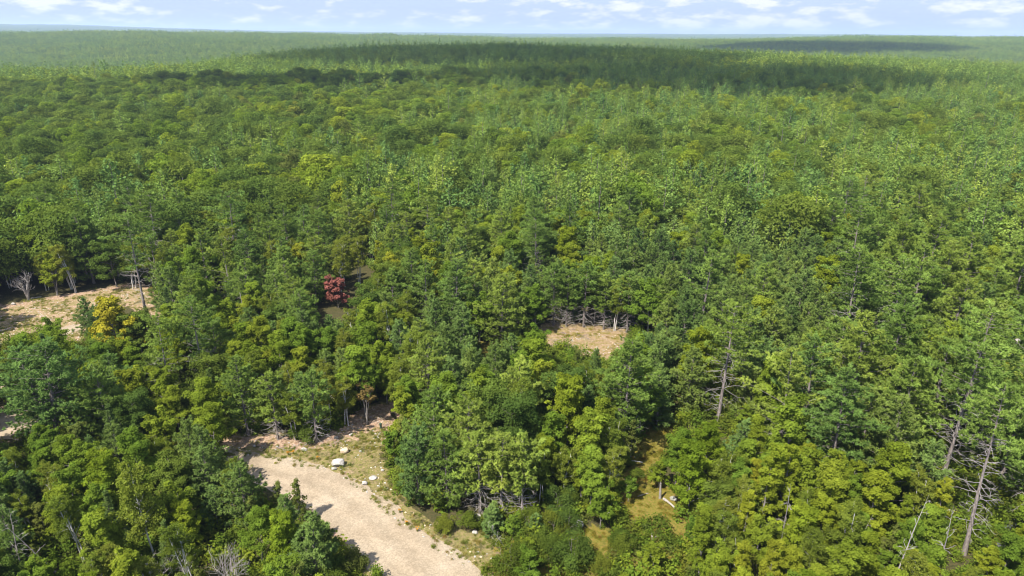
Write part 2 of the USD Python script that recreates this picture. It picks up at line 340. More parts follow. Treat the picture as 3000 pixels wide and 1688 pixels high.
# forest floor / bare soil / moss / grass, by the ground's own zones (primvar "zone": soil, moss, grass)
M['ground'] = usdkit.material(stage, '/World/Looks/forest_ground', {
    'geo': ('geometry', {}), 'a': ('attribute', {'attribute': 'zone'}), 'sep': ('separate_color', {}),
    'n': ('noise_texture', {'scale': 0.8, 'detail': 7.0, 'roughness': 0.7}), 'n2': ('noise_texture', {'scale': 3.5, 'detail': 5.0, 'roughness': 0.7}), 'n4': ('noise_texture', {'scale': 0.03, 'detail': 6.0, 'roughness': 0.65}),
    'floor': ('rgb_ramp', {'ramp': [(0.3, (0.028, 0.030, 0.010)), (0.5, (0.050, 0.048, 0.018)), (0.7, (0.085, 0.058, 0.032))]}),
    'woods': ('rgb_ramp', {'ramp': [(0.3, (0.022, 0.044, 0.014)), (0.7, (0.040, 0.070, 0.020))]}),
    'soil': ('rgb_ramp', {'ramp': [(0.25, (0.115, 0.062, 0.040)), (0.43, (0.225, 0.140, 0.092)), (0.57, (0.320, 0.230, 0.158)), (0.76, (0.44, 0.36, 0.28))]}),
    'moss': ('rgb_ramp', {'ramp': [(0.25, (0.045, 0.060, 0.010)), (0.45, (0.120, 0.110, 0.018)), (0.6, (0.160, 0.115, 0.028)), (0.75, (0.22, 0.155, 0.085))]}),
    'grass': ('rgb_ramp', {'ramp': [(0.28, (0.070, 0.090, 0.018)), (0.48, (0.150, 0.135, 0.042)), (0.62, (0.205, 0.150, 0.075)), (0.76, (0.29, 0.225, 0.135))]}),
    'w1': ('math', {'math_type': 'multiply_add', 'value2': 1.0}), 'w2': ('math', {'math_type': 'multiply_add', 'value2': 1.0}), 'w3': ('math', {'math_type': 'multiply_add', 'value2': 1.0}),
    'c1': ('map_range', {'from_min': 0.85, 'from_max': 1.1, 'clamp': True}), 'c2': ('map_range', {'from_min': 0.85, 'from_max': 1.15, 'clamp': True}), 'c3': ('map_range', {'from_min': 0.9, 'from_max': 1.15, 'clamp': True}),
    'len': ('vector_math', {'math_type': 'length'}), 'farw': ('map_range', {'from_min': 200.0, 'from_max': 500.0, 'clamp': True}),
    'x0': ('mix', {'mix_type': 'mix'}), 'x1': ('mix', {'mix_type': 'mix'}), 'x2': ('mix', {'mix_type': 'mix'}), 'x3': ('mix', {'mix_type': 'mix'}),
    'b': ('bump', {'strength': 0.7, 'distance': 0.08}), 'p': ('principled_bsdf', {'roughness': 0.95, 'specular_ior_level': 0.1})},
    [('geo.position', 'n.vector'), ('geo.position', 'n2.vector'), ('geo.position', 'n4.vector'), ('a.color', 'sep.color'), ('n2.fac', 'floor.fac'), ('n4.fac', 'woods.fac'), ('n2.fac', 'soil.fac'), ('n2.fac', 'moss.fac'), ('n2.fac', 'grass.fac'),
     ('sep.r', 'w1.value1'), ('n.fac', 'w1.value3'), ('sep.g', 'w2.value1'), ('n.fac', 'w2.value3'), ('sep.b', 'w3.value1'), ('n.fac', 'w3.value3'),
     ('w1.value', 'c1.value'), ('w2.value', 'c2.value'), ('w3.value', 'c3.value'), ('geo.position', 'len.vector1'), ('len.value', 'farw.value'),
     ('floor.color', 'x0.color1'), ('woods.color', 'x0.color2'), ('farw.result', 'x0.fac'),
     ('x0.color', 'x1.color1'), ('soil.color', 'x1.color2'), ('c1.result', 'x1.fac'), ('x1.color', 'x2.color1'), ('moss.color', 'x2.color2'), ('c2.result', 'x2.fac'), ('x2.color', 'x3.color1'), ('grass.color', 'x3.color2'), ('c3.result', 'x3.fac'),
     ('x3.color', 'p.base_color'), ('n2.fac', 'b.height'), ('b.normal', 'p.normal')], surface='p.BSDF')

# ------------------------------------------------------------------ the ground: one sheet from below the camera to the horizon
def build_ground():
    rad = np.unique(np.r_[np.arange(0, 36, 6), np.arange(36, 150, 0.6), np.geomspace(150, 1000, 60), np.geomspace(1000, 26000, 110)])
    fine = np.arange(-44, 44.01, 0.4)
    ang = np.radians(np.unique(np.r_[np.arange(-180, -44, 8), fine, np.arange(48, 180, 8)]))
    R, A = np.meshgrid(rad, ang, indexing='ij')
    x, y = R * np.sin(A), R * np.cos(A)
    z = terrain(x, y)
    v = np.stack([x, y, z], -1).reshape(-1, 3)
    nr, na = R.shape
    i, j = np.meshgrid(np.arange(nr - 1), np.arange(na), indexing='ij')
    q = np.stack([i * na + j, i * na + (j + 1) % na, (i + 1) * na + (j + 1) % na, (i + 1) * na + j], -1).reshape(-1, 4)[:, ::-1]
    rng = np.random.default_rng(3)
    jit = v + np.c_[rng.normal(0, .5, (len(v), 2)), np.zeros(len(v))]
    px = project(jit)
    near = (v[:, 1] > 30) & (v[:, 1] < 190)
    zone = np.zeros((len(v), 3))
    def put(zo, col, w):
        zone[near & inside(zo, px), col] = w
    put(Z_VERGE.buffer(12), 2, 0.58); put(Z_VERGE.buffer(8), 0, 0.46); put(Z_VERGE, 1, 0.38); put(Z_DIRTUP, 0, 0.9); put(Z_DIRTUP, 2, 0.15)
    put(Z_CLEAR.buffer(10), 0, 0.66); put(Z_CLEAR.buffer(10), 1, 0.50); put(Z_STRIP, 1, 0.8)
    put(Z_LEFT.buffer(10), 0, 0.82); put(Z_LEFT.buffer(10), 2, 0.50); put(Z_LEFT.buffer(10), 1, 0.40)
    put(Z_GLADE.buffer(14), 1, 0.74); put(Z_GLADE.buffer(14), 0, 0.42)
    put(Z_EDGE, 0, 0.95); put(Z_EDGE2, 0, 0.95); put(Z_SPOT.buffer(30), 0, 0.8)
    put(Z_ROAD.buffer(14), 0, 0.75)
    put(Z_LOW, 1, 0.70); put(Z_LOW, 0, 0.40); put(Z_LOWLEFT, 2, 0.66)
    g = usdkit.mesh(stage, '/World/ground', (v, q), M['ground'], True)
    UsdGeom.PrimvarsAPI(g).CreatePrimvar('zone', Sdf.ValueTypeNames.Color3fArray, 'vertex').Set(Vt.Vec3fArray.FromNumpy(zone.astype(np.float32)))
    tag(g.GetPrim(), 'forest floor and bare clearings running back to wooded hills on the horizon', kind='structure')


build_ground()


def ribbon(name, path, width, mat, label, lift=0.03, wob=0.35, seed=1):
    path = np.asarray(path, float)
    d = np.r_[0, np.cumsum(np.linalg.norm(np.diff(path, axis=0), axis=1))]
    s = np.arange(0, d[-1], 0.7)
    from scipy.interpolate import CubicSpline
    c = CubicSpline(d, path)(s)
    w = np.interp(s, d, width)
    t = norm(np.gradient(c, axis=0))
    nrm = np.stack([t[:, 1], -t[:, 0]], 1)
    m = 17
    u = np.linspace(-1, 1, m)
    el = meshkit.fbm(np.stack([s / 2.2, 0 * s, 0 * s + seed], 1), 3, 4) - 0.5
    er = meshkit.fbm(np.stack([s / 2.2, 0 * s + 9, 0 * s + seed], 1), 3, 4) - 0.5
    off = u[None] * w[:, None] / 2 + wob * 4 * np.where(u[None] < 0, -el[:, None], er[:, None]) * np.abs(u[None]) ** 2
    xy = c[:, None] + nrm[:, None] * off[..., None]
    z = terrain(xy[..., 0], xy[..., 1]) + lift - 0.026 * np.abs(u[None]) ** 6 + 0.04 * np.exp(-((np.abs(u[None]) - 0.45) / 0.12) ** 2) * -0.4
    v = np.concatenate([xy, z[..., None]], -1).reshape(-1, 3)
    i, j = np.meshgrid(np.arange(len(s) - 1), np.arange(m - 1), indexing='ij')
    q = np.stack([i * m + j, i * m + j + 1, (i + 1) * m + j + 1, (i + 1) * m + j], -1).reshape(-1, 4)[:, ::-1]
    pr = obj(name, (v, q), mat, smooth=True)
    wander = 0.10 * np.sin(s / 9.0 + seed)[:, None]
    wheel = np.exp(-((np.abs(u[None] + wander) - 0.34) / 0.13) ** 2) - 0.5 * np.exp(-((u[None] + wander) / 0.14) ** 2) - 0.4 * np.abs(u[None]) ** 5
    c3 = np.repeat(np.clip(0.5 + 0.5 * wheel, 0, 1).reshape(-1, 1), 3, 1)
    UsdGeom.PrimvarsAPI(UsdGeom.Mesh(pr)).CreatePrimvar('wheel', Sdf.ValueTypeNames.Color3fArray, 'vertex').Set(Vt.Vec3fArray.FromNumpy(c3.astype(np.float32)))
    return tag(pr, label, kind='structure')


def g2(px, py):
    return PT(px * K, py * K)[:2]


_rd = [P(1480 * K, 1760 * K)[:2], g2(1240, 1560), g2(1075, 1440), g2(950, 1335), g2(850, 1255), g2(740, 1202), g2(600, 1165), g2(440, 1135), g2(200, 1100), g2(20, 1072), g2(-250, 1050)]
ribbon('gravel_road', _rd, [9.0, 9.0, 8.6, 7.8, 8.0, 6.8, 5.6, 5.4, 5.4, 6.0, 6.0], M['gravel'], 'wide tan gravel road curving from the bottom edge away to the left')
ribbon('gravel_drive', [g2(-40, 1000), g2(-10, 930), g2(60, 870), g2(150, 838), g2(215, 812)], [5, 5, 5, 5, 3], M['gravel'], 'sandy track leading into the left clearing past the big pine', lift=0.045)
ribbon('paved_road', [P(3080, 1900)[:2], P(3015, 1600)[:2], P(3000, 1430)[:2], P(3090, 1230)[:2], P(3230, 1080)[:2]], [6.5] * 5, M['asphalt'], 'grey paved road glimpsed through the trees at the right edge', wob=0.1)

# ------------------------------------------------------------------ growing trees (each returns {part name: (mesh, material)})
def limb(p0, p1, r0, r1, rng, bow=0.12, n=4, sides=5, sag=0.0):
    p0, p1 = np.asarray(p0, float), np.asarray(p1, float)
    t = np.linspace(0, 1, n)[:, None]
    L = np.linalg.norm(p1 - p0)
    side = rng.normal(size=3) * bow * L
    pts = p0 + (p1 - p0) * t + np.sin(t * np.pi) * side + np.array([0, 0, 1]) * (sag * L * np.sin(t * np.pi))
    return pts, tube(pts, np.linspace(r0, r1, n), sides)


def stem_path(rng, h, lean=0.04, n=9, wig=0.02):
    t = np.linspace(0, 1, n)
    a = rng.uniform(0, 2 * np.pi)
    off = lean * h * t ** 1.5
    w = np.cumsum(rng.normal(0, wig * h / n, (n, 2)), 0) * (t[:, None] > 0)
    return np.c_[np.cos(a) * off + w[:, 0], np.sin(a) * off + w[:, 1], t * h]


def along(path, z):
    return np.array([np.interp(z, path[:, 2], path[:, k]) for k in range(3)])


def broadleaf(seed, h, R, base=0.3, n=80, per=112, leaf=0.36, tr=0.16, leafmat='maple', barkmat='bark_grey', lump=0.45, cr=(0.20, 0.36), flat=0.75, stems=1, open_=0.0, pointy=0.0, tri=False, limbs=True):
    rng = np.random.default_rng(seed)
    zc, hz = h * (base + (1 - base) * 0.48), h * (1 - base) * 0.52
    D = norm(rng.normal(size=(n * 3, 3)))
    D = D[D[:, 2] > -0.75][:n]
    lob = 0.62 + lump * 1.4 * meshkit.noise(D * 1.7 + seed * 3.1, seed) - lump * 0.45
    rr = lob * np.where(rng.random(len(D)) < 0.72, rng.uniform(0.82, 1.0, len(D)), rng.uniform(0.3, 0.8, len(D)))
    C = D * rr[:, None] * [R * 1.15, R * 1.15, hz * 1.1]
    taper = 1 - pointy * sstep(0.0, 1.0, C[:, 2] / hz)
    C[:, :2] *= taper[:, None]
    C[:, 2] += zc
    crs = R * rng.uniform(cr[0], cr[1], len(C))
    out = norm(C - [0, 0, zc - 0.3 * hz])
    k = rng.poisson(per * (crs / (R * np.mean(cr))) ** 2)
    if open_:
        k = (k * (rng.random(len(C)) > open_)).astype(int)
    idx = np.repeat(np.arange(len(C)), k)
    d = norm(rng.normal(size=(len(idx), 3)) + 0.45 * out[idx] + [0, 0, 0.35])
    rad = crs[idx] * rng.uniform(0.55, 1.08, len(idx))
    p = C[idx] + d * rad[:, None] * [1, 1, flat]
    N = norm(d * 0.55 + out[idx] * 0.25 + [0, 0, 0.40] + rng.normal(size=d.shape) * 0.62)
    s = leaf * rng.uniform(0.7, 1.3, len(p))
    crown = quads(p, N, s, rng)
    mb = MB()
    paths = []
    for q in range(stems):
        pth = stem_path(rng, h * 0.86, 0.05 if stems == 1 else 0.16)
        pth[:, :2] += 0 if stems == 1 else rng.normal(0, tr * 0.9, 2)
        paths.append(pth)
        mb.add(*tube(pth, tr * (1 - 0.86 * np.linspace(0, 1, len(pth)) ** 0.9) * np.r_[1.35, np.ones(len(pth) - 1)], 8))
    if limbs:
        for i in np.argsort(-rr)[:max(10, n // 3)]:
            pth = paths[rng.integers(len(paths))]
            z0 = np.clip(C[i, 2] - np.linalg.norm(C[i, :2]) * rng.uniform(0.5, 0.9), h * base * 0.75, h * 0.8)
            p0 = along(pth, z0)
            mb.add(*limb(p0, C[i], tr * 0.36 * (1 - z0 / h) + 0.018, 0.012, rng, sag=0.05)[1])
    return {'trunk': (mb.mesh(), barkmat), 'crown': (crown, leafmat)}


def conifer(seed, h, R, base=0.2, apart=False, whorl=0.62, per=5, tuft=6.2, ndl=14, L=0.40, w=0.125, tr=0.2, leafmat='pine', barkmat='bark_pine', profile='pine', up=0.35, droop=0.0, miss=0.08, dead_from=None, dead=0, gaps=0.25, flatfan=0.42, ragged=0.35, low=False, path=None):
    rng = np.random.default_rng(seed)
    pth = stem_path(rng, h, 0.02, wig=0.012) if path is None else path
    mb, cs, ds, ls = MB(), [], [], []
    mb.add(*tube(pth, tr * (1 - 0.93 * np.linspace(0, 1, len(pth))) * np.r_[1.3, np.ones(len(pth) - 1)], 5 if low else 8))
    z = h * base
    a0 = rng.uniform(0, 6.28)
    sector = 1 + gaps * np.sin(np.arange(8) * 2.4 + seed)
    while z < h * 0.985:
        t = (h - z) / (h * (1 - base))                      # 0 at the top, 1 at the lowest branches
        if profile == 'pine':
            Lb = R * (0.16 + 0.84 * min(1, t * 1.75) ** 0.85) * (1 - 0.28 * max(0, t - 0.72) / 0.28)
        elif profile == 'young':
            Lb = R * (0.12 + 0.88 * min(1, t * 1.25) ** 0.8)
        elif profile == 'high':
            Lb = R * (0.22 + 0.78 * min(1, t * 2.4) ** 0.8) * rng.uniform(0.7, 1.1)
        else:
            Lb = R * (0.05 + 0.95 * t)
        nb = per if t > 0.12 else max(3, per - 1)
        for b in range(nb):
            if rng.random() < miss:
                continue
            a = a0 + b * 2 * np.pi / nb + rng.normal(0, 0.22)
            l = Lb * rng.uniform(1 - ragged, 1 + ragged * 0.35) * sector[int(a / 0.785) % 8]
            l = max(l, 0.35)
            el = up * (1.7 - 1.35 * t) + rng.normal(0, 0.09) - droop * t
            dirh = np.array([np.cos(a), np.sin(a), 0])
            p0 = along(pth, min(z + rng.normal(0, 0.08), h))
            m = 6
            s = np.linspace(0, 1, m)
            rise = np.tan(el) * s * l * (1 - 0.35 * s) + 0.10 * l * s ** 3
            B = p0 + dirh * (s * l)[:, None] * 0.96 + np.c_[0 * s, 0 * s, rise]
            mb.add(*tube(B[::(2 if low else 1)] if not low else B[[0, 3, 5]], np.linspace(tr * 0.17 * (0.4 + 0.6 * t) + 0.008, 0.006, m)[[0, 3, 5]] if low else np.linspace(tr * 0.17 * (0.4 + 0.6 * t) + 0.008, 0.006, m), 3 if low else 4))
            nt = max(3, int(tuft * l * rng.uniform(0.8, 1.2)))
            lat = np.array([-dirh[1], dirh[0], 0])
            u = rng.beta(1.5, 1.0, nt)
            u = 0.16 + 0.86 * u
            wd = flatfan * l * np.clip(1.1 - u * 0.85, 0.12, 1) * np.clip((u - 0.15) * 2.2, 0, 1)
            v = rng.uniform(-1, 1, nt) * wd
            c = np.stack([np.interp(np.minimum(u, 1), s, B[:, k]) for k in range(3)], 1) + lat * v[:, None]
            c[:, 2] += 0.10 * np.abs(v) + rng.normal(0.04, 0.07 + 0.02 * l, nt)
            g = norm(dirh * 0.65 + lat * (v / (wd + 0.05))[:, None] * 0.75 + np.array([0, 0, 0.42]))
            cs.append(c); ds.append(g); ls.append(np.full(nt, L * rng.uniform(0.85, 1.15)))
        z += whorl * rng.uniform(0.8, 1.2) * (0.62 + 0.38 * t)
        a0 += 1.1
    C, G, LL = np.vstack(cs), np.vstack(ds), np.concatenate(ls)
    C = np.vstack([C, along(pth, h * 0.99)[None] + rng.normal(0, 0.08, (4, 3))]); G = np.vstack([G, [[0, 0, 1.0]] * 4]); LL = np.r_[LL, [L] * 4]
    idx = np.repeat(np.arange(len(C)), ndl)
    D = norm(G[idx] + rng.normal(size=(len(idx), 3)) * 0.75)
    crown = needles(C[idx] + rng.normal(0, 0.05, (len(idx), 3)) - D * (LL[idx] * 0.2)[:, None], D, LL[idx] * rng.uniform(0.75, 1.2, len(idx)), w, rng)
    parts = {'trunk': (mb.mesh(), barkmat), 'crown': (crown, leafmat)}
    if dead:
        dm = MB()
        za, zb = dead_from
        for i in range(dead):
            if apart:                    # limbs large enough in the picture to be told apart
                dm = MB()
            dead_branch(dm, pth, rng.uniform(za, zb) * h, R * rng.uniform(0.35, 0.8), tr, rng)
            if apart:
                parts['dead_branch' + (f'_{i:03d}' if i else '')] = (dm.mesh(), 'dead')
        if not apart:
            parts['dead_branches'] = (dm.mesh(), 'dead')
    return parts


def dead_branch(mb, pth, z, l, tr, rng, twigs=4, el=None, up=0.0):
    a = rng.uniform(0, 6.28)
    el = rng.normal(0.02 + up, 0.16) if el is None else el
    p0 = along(pth, z)
    d = np.array([np.cos(a) * np.cos(el), np.sin(a) * np.cos(el), np.sin(el)])
    pts, g = limb(p0, p0 + d * l, 0.026 * min(1, l / 2) + 0.008, 0.006, rng, bow=0.13, n=5, sides=4, sag=rng.choice([-0.12, 0.1, 0.16]))
    mb.add(*g)
    for k in range(twigs):
        q = pts[0] + (pts[-1] - pts[0]) * 0
        s = rng.uniform(0.35, 0.95)
        q = np.array([np.interp(s, np.linspace(0, 1, 5), pts[:, j]) for j in range(3)])
        dd = norm(d + rng.normal(size=3) * 0.6)
        mb.add(*limb(q, q + dd * l * rng.uniform(0.18, 0.4), 0.013, 0.005, rng, n=3, sides=3)[1])


def snag(seed, h, tr, n=22, R=1.4, z0=0.2, broken=True, mat='dead'):
    rng = np.random.default_rng(seed)
    pth = stem_path(rng, h, 0.04)
    mb, tw = MB(), MB()
    mb.add(*tube(pth, tr * (1 - (0.6 if broken else 0.92) * np.linspace(0, 1, len(pth))), 7))
    for i in range(n):
        z = h * rng.uniform(z0, 0.97)
        dead_branch(tw, pth, z, R * rng.uniform(0.4, 1.1) * (1.15 - 0.6 * z / h), tr, rng, twigs=3)
    return {'trunk': (mb.mesh(), mat), 'dead_branches': (tw.mesh(), mat)}


def bare(seed, h, R, tr=0.12, stems=3, mat='dead', levels=3, spread=0.55, nb=(4, 4, 3)):
    """A leafless, much-forked crown."""
    rng = np.random.default_rng(seed)
    mb, tw = MB(), MB()
    tips = []
    for s in range(stems):
        a = rng.uniform(0, 6.28)
        d = norm(np.array([np.cos(a) * spread * 0.5, np.sin(a) * spread * 0.5, 1.0]))
        p1 = d * h * rng.uniform(0.4, 0.55)
        pts, g = limb(rng.normal(0, 0.05, 3) * [1, 1, 0], p1, tr, tr * 0.6, rng, bow=0.05, n=5, sides=7)
        mb.add(*g)
        tips.append((pts, d, tr * 0.6, h * 0.42))
    for lv in range(levels):
        new = []
        for pts, d, r, L in tips:
            for k in range(nb[lv]):
                s = rng.uniform(0.35, 1.0)
                q = np.array([np.interp(s, np.linspace(0, 1, len(pts)), pts[:, j]) for j in range(3)])
                dd = norm(d + rng.normal(size=3) * spread + [0, 0, 0.25])
                l = L * rng.uniform(0.45, 0.95) * (R / (h * 0.5)) ** 0.5
                p2, g = limb(q, q + dd * l, r * 0.55, max(0.006, r * 0.22), rng, bow=0.08, n=4, sides=4 if lv < 2 else 3)
                (mb if lv == 0 else tw).add(*g)
                new.append((p2, dd, r * 0.5, L * 0.62))
        tips = new
    return {'trunk': (mb.mesh(), mat), 'dead_branches': (tw.mesh(), mat)}


def birch(seed, h, R, stems=1, base=0.38, n=46, per=70, leaf=0.22, tr=0.11, leafmat='birch', barkmat='bark_birch', lean=0.05, narrow=0.0, open_=0.1):
    """A pale, often bending trunk with ascending limbs that carry small airy sprays."""
    rng = np.random.default_rng(seed)
    mb, cs, os_ = MB(), [], []
    for q in range(stems):
        pth = stem_path(rng, h * rng.uniform(0.9, 1.0), lean if stems == 1 else 0.12, wig=0.05)
        pth[:, :2] += 0 if stems == 1 else rng.normal(0, 0.18, 2)
        mb.add(*tube(pth, tr * (1 - 0.88 * np.linspace(0, 1, len(pth))), 8))
        for i in range(n // stems):
            z0 = h * rng.uniform(base * 0.8, 0.93)
            t = (z0 / h - base) / (1 - base)
            l = R * (1.05 - 0.65 * max(0, t)) * rng.uniform(0.6, 1.1)
            a = rng.uniform(0, 6.28)
            el = rng.uniform(0.35, 0.95)
            p0 = along(pth, z0)
            p1 = p0 + l * np.array([np.cos(a) * np.cos(el), np.sin(a) * np.cos(el), np.sin(el) * (1 - narrow * 0.2)])
            pts, g = limb(p0, p1, tr * 0.28 * (1 - 0.6 * t), 0.008, rng, bow=0.08, n=5, sides=4, sag=0.1)
            mb.add(*g)
            for s in (0.55, 0.8, 1.0, 1.06):
                if rng.random() < open_:
                    continue
                c = np.array([np.interp(min(s, 1), np.linspace(0, 1, 5), pts[:, k]) for k in range(3)]) + rng.normal(0, 0.18 * R / 2.5, 3)
                cs.append(c); os_.append(norm(c - along(pth, z0)))
    C, O = np.array(cs), np.array(os_)
    k = rng.poisson(per, len(C))
    idx = np.repeat(np.arange(len(C)), k)
    cr = R * rng.uniform(0.13, 0.27, len(C))
    d = norm(rng.normal(size=(len(idx), 3)) + [0, 0, 0.2])
    p = C[idx] + d * (cr[idx] * rng.uniform(0.2, 1.1, len(idx)))[:, None] * [1, 1, 0.85]
    N = norm(d * 0.4 + [0, 0, 0.4] + rng.normal(size=d.shape) * 0.65)
    return {'trunk': (mb.mesh(), barkmat), 'crown': (quads(p, N, leaf * rng.uniform(0.65, 1.3, len(p)), rng), leafmat)}


def leafy(seed, h, R, base=0.25, limbs=26, per=90, leaf=0.285, tr=0.15, leafmat='maple', barkmat='bark_grey', rise=(0.45, 1.05), top=0.6, cr=(0.13, 0.27), stems=1, open_=0.05):
    """A tree whose limbs climb from the trunk and end in separate boughs of leaves, so that the outline is broken and lets light through."""
    rng = np.random.default_rng(seed)
    mb, C, O, r = MB(), [], [], []
    squash = rng.uniform(0.8, 1.15, 2)
    for q in range(stems):
        pth = stem_path(rng, h * rng.uniform(0.84, 0.93), 0.06 if stems == 1 else 0.2, wig=0.05)
        mb.add(*tube(pth, tr * (1 - 0.86 * np.linspace(0, 1, len(pth))) * np.r_[1.35, np.ones(len(pth) - 1)], 8))
        n = limbs // stems
        for i in range(n):
            t = (i + rng.uniform(0, 0.9)) / n
            z0 = h * (base * 0.9 + (0.86 - base * 0.9) * t)
            a = i * 2.4 + rng.normal(0, 0.35)
            l = R * (1.18 - top * t) * rng.uniform(0.55, 1.15)
            el = rng.uniform(*rise) * (0.75 + 0.5 * t)
            p0 = along(pth, z0)
            d = np.array([np.cos(a) * np.cos(el) * squash[0], np.sin(a) * np.cos(el) * squash[1], np.sin(el)])
            pts, g = limb(p0, p0 + d * l, tr * 0.34 * (1 - 0.6 * t) + 0.012, 0.01, rng, bow=0.09, n=5, sides=4, sag=0.06)
            mb.add(*g)
            for s in (0.42, 0.62, 0.8, 0.95, 1.05):
                if rng.random() < open_:
                    continue
                c = np.array([np.interp(min(s, 1), np.linspace(0, 1, 5), pts[:, k]) for k in range(3)])
                side = norm(np.cross(d, [0, 0, 1.0]))
                c = c + side * rng.normal(0, 0.20 * l) + d * max(0, s - 1) * l + [0, 0, rng.normal(0.05, 0.12)]
                C.append(c); O.append(norm(c - along(pth, min(c[2], h * 0.85)) * [1, 1, 0.92])); r.append(R * rng.uniform(*cr) * (1.1 - 0.25 * s))
    C.append(along(pth, h * 0.92)); O.append(np.array([0, 0, 1.0])); r.append(R * 0.2)
    C, O, r = np.array(C), np.array(O), np.array(r)
    k = rng.poisson(per * (r / r.mean()) ** 2)
    idx = np.repeat(np.arange(len(C)), k)
    d = norm(rng.normal(size=(len(idx), 3)) + 0.35 * O[idx] + [0, 0, 0.3])
    p = C[idx] + d * (r[idx] * rng.uniform(0.45, 1.12, len(idx)))[:, None] * [1, 1, 0.72]
    N = norm(d * 0.5 + O[idx] * 0.2 + [0, 0, 0.5] + rng.normal(size=d.shape) * 0.5)
    return {'trunk': (mb.mesh(), barkmat), 'crown': (quads(p, N, leaf * rng.uniform(0.6, 1.4, len(p)), rng, 0.66), leafmat)}


def shrub(seed, h, R, n=26, per=150, leaf=0.17, leafmat='shrub'):
    return broadleaf(seed, h, R, base=0.02, n=n, per=per, leaf=leaf, tr=0.045, leafmat=leafmat, barkmat='twig', lump=0.4, cr=(0.26, 0.42), stems=3, flat=0.85)


KINDS = {}
stage.CreateClassPrim('/World/kinds')


def define(key, parts, h, R):
    """A kind of tree that copies refer to: its parts are meshes below an abstract prim."""
    path = f'/World/kinds/{key}'
    stage.CreateClassPrim(path)
    for name, (m, mat) in parts.items():
        usdkit.mesh(stage, f'{path}/{name}', m, M[mat], smooth=True if name in ('trunk',) else False)
    KINDS[key] = (path, h, R)


def forked_pine():
    rng = np.random.default_rng(77)
    t = np.linspace(0, 1, 10)
    pa = np.c_[-0.35 - 2.3 * t ** 1.2, 0.3 * t, 2.2 + 13.3 * t]
    pb = np.c_[0.4 + 2.0 * t ** 0.9, -0.4 * t, 2.2 + 14.8 * t]
    pa2 = np.vstack([[[0, 0, 0], [-0.1, 0, 1.2]], pa]); pb2 = np.vstack([[[0, 0, 0], [0.12, 0, 1.2]], pb])
    A = conifer(71, 15.5, 5.4, base=0.27, per=5, path=pa2, tr=0.42, miss=0.12, tuft=6, whorl=0.7, up=0.28, leafmat='pine_dark', dead_from=(0.2, 0.5), dead=9, apart=True)
    B = conifer(72, 17.0, 5.6, base=0.30, per=5, path=pb2, tr=0.45, miss=0.12, tuft=6, whorl=0.72, up=0.28, leafmat='pine_dark', dead_from=(0.2, 0.5), dead=9, apart=True)
    out = {}
    n = 0
    for part in [*A.items(), *B.items()]:
        if part[0].startswith('dead_branch'):
            out['dead_branch' + (f'_{n:03d}' if n else '')] = part[1]
            n += 1
    out['trunk'], out['trunk_001'] = A['trunk'], B['trunk']
    mb = MB(); mb.add(*A['crown'][0]); mb.add(*B['crown'][0])
    out['crown'] = (mb.mesh(), A['crown'][1])
    butt = tube([[0, 0, -0.2], [0, 0, 0.5], [0.02, 0, 1.4], [0.05, 0, 2.5]], [0.95, 0.75, 0.68, 0.62], 12)
    out['root_flare'] = (butt, 'bark_red')
    return out


# nearby trees
define('pine_broad', conifer(1, 15.5, 4.9, base=0.10, tr=0.24), 15.5, 4.9)
define('pine_tall', conifer(2, 17.5, 4.5, base=0.20, tr=0.27, miss=0.14, dead_from=(0.08, 0.3), dead=14), 17.5, 4.5)
define('pine_ragged', conifer(3, 16.0, 3.9, base=0.18, whorl=0.8, per=4, tuft=7, miss=0.2, ragged=0.55, gaps=0.5, tr=0.25, dead_from=(0.08, 0.4), dead=16), 16, 3.9)
define('pine_layered', conifer(4, 13.5, 4.4, base=0.10, whorl=0.85, per=6, up=0.22, flatfan=0.5, tr=0.22, ragged=0.3), 13.5, 4.4)
define('pine_high', conifer(5, 19.5, 4.5, base=0.50, profile='high', whorl=0.95, per=5, up=0.2, tuft=6.5, tr=0.25, miss=0.2, ragged=0.5, dead_from=(0.06, 0.6), dead=46), 19.5, 4.5)
define('pine_lone', conifer(7, 19.5, 4.7, apart=True, base=0.48, profile='high', whorl=0.95, per=5, up=0.2, tuft=6.5, tr=0.30, miss=0.18, ragged=0.5, dead_from=(0.05, 0.58), dead=44), 19.5, 4.7)
define('pine_bare_stem', conifer(6, 21.0, 3.6, apart=True, base=0.66, profile='high', whorl=0.85, per=5, up=0.2, tuft=6.5, tr=0.25, miss=0.2, ragged=0.5, dead_from=(0.10, 0.70), dead=62), 21, 3.6)
define('pine_forked', forked_pine(), 17, 6.5)
define('young_a', conifer(11, 10.0, 2.7, base=0.04, profile='young', whorl=0.55, leafmat='young', up=0.55, tr=0.14, L=0.36, w=0.12, ragged=0.25), 10, 2.7)
define('young_b', conifer(12, 8.0, 2.4, base=0.03, profile='young', whorl=0.50, leafmat='young', up=0.6, tr=0.12, L=0.34, w=0.115, ragged=0.22), 8, 2.4)
define('young_c', conifer(13, 12.0, 3.1, base=0.08, profile='pine', whorl=0.58, leafmat='young', up=0.5, tr=0.17, L=0.36, ragged=0.3), 12, 3.1)
define('young_small', conifer(14, 4.5, 1.6, base=0.03, profile='young', whorl=0.40, leafmat='young', up=0.6, tr=0.07, L=0.28, tuft=9), 4.5, 1.6)
define('hemlock', conifer(15, 11.5, 2.6, base=0.05, profile='cone', whorl=0.42, per=6, leafmat='spruce', up=0.05, droop=0.25, tr=0.16, L=0.26, w=0.09, ragged=0.3), 11.5, 2.6)
define('pine_twiggy', conifer(16, 11.5, 3.0, base=0.36, profile='pine', whorl=0.7, leafmat='pine', up=0.4, tr=0.17, dead_from=(0.04, 0.36), dead=40), 11.5, 3.0)
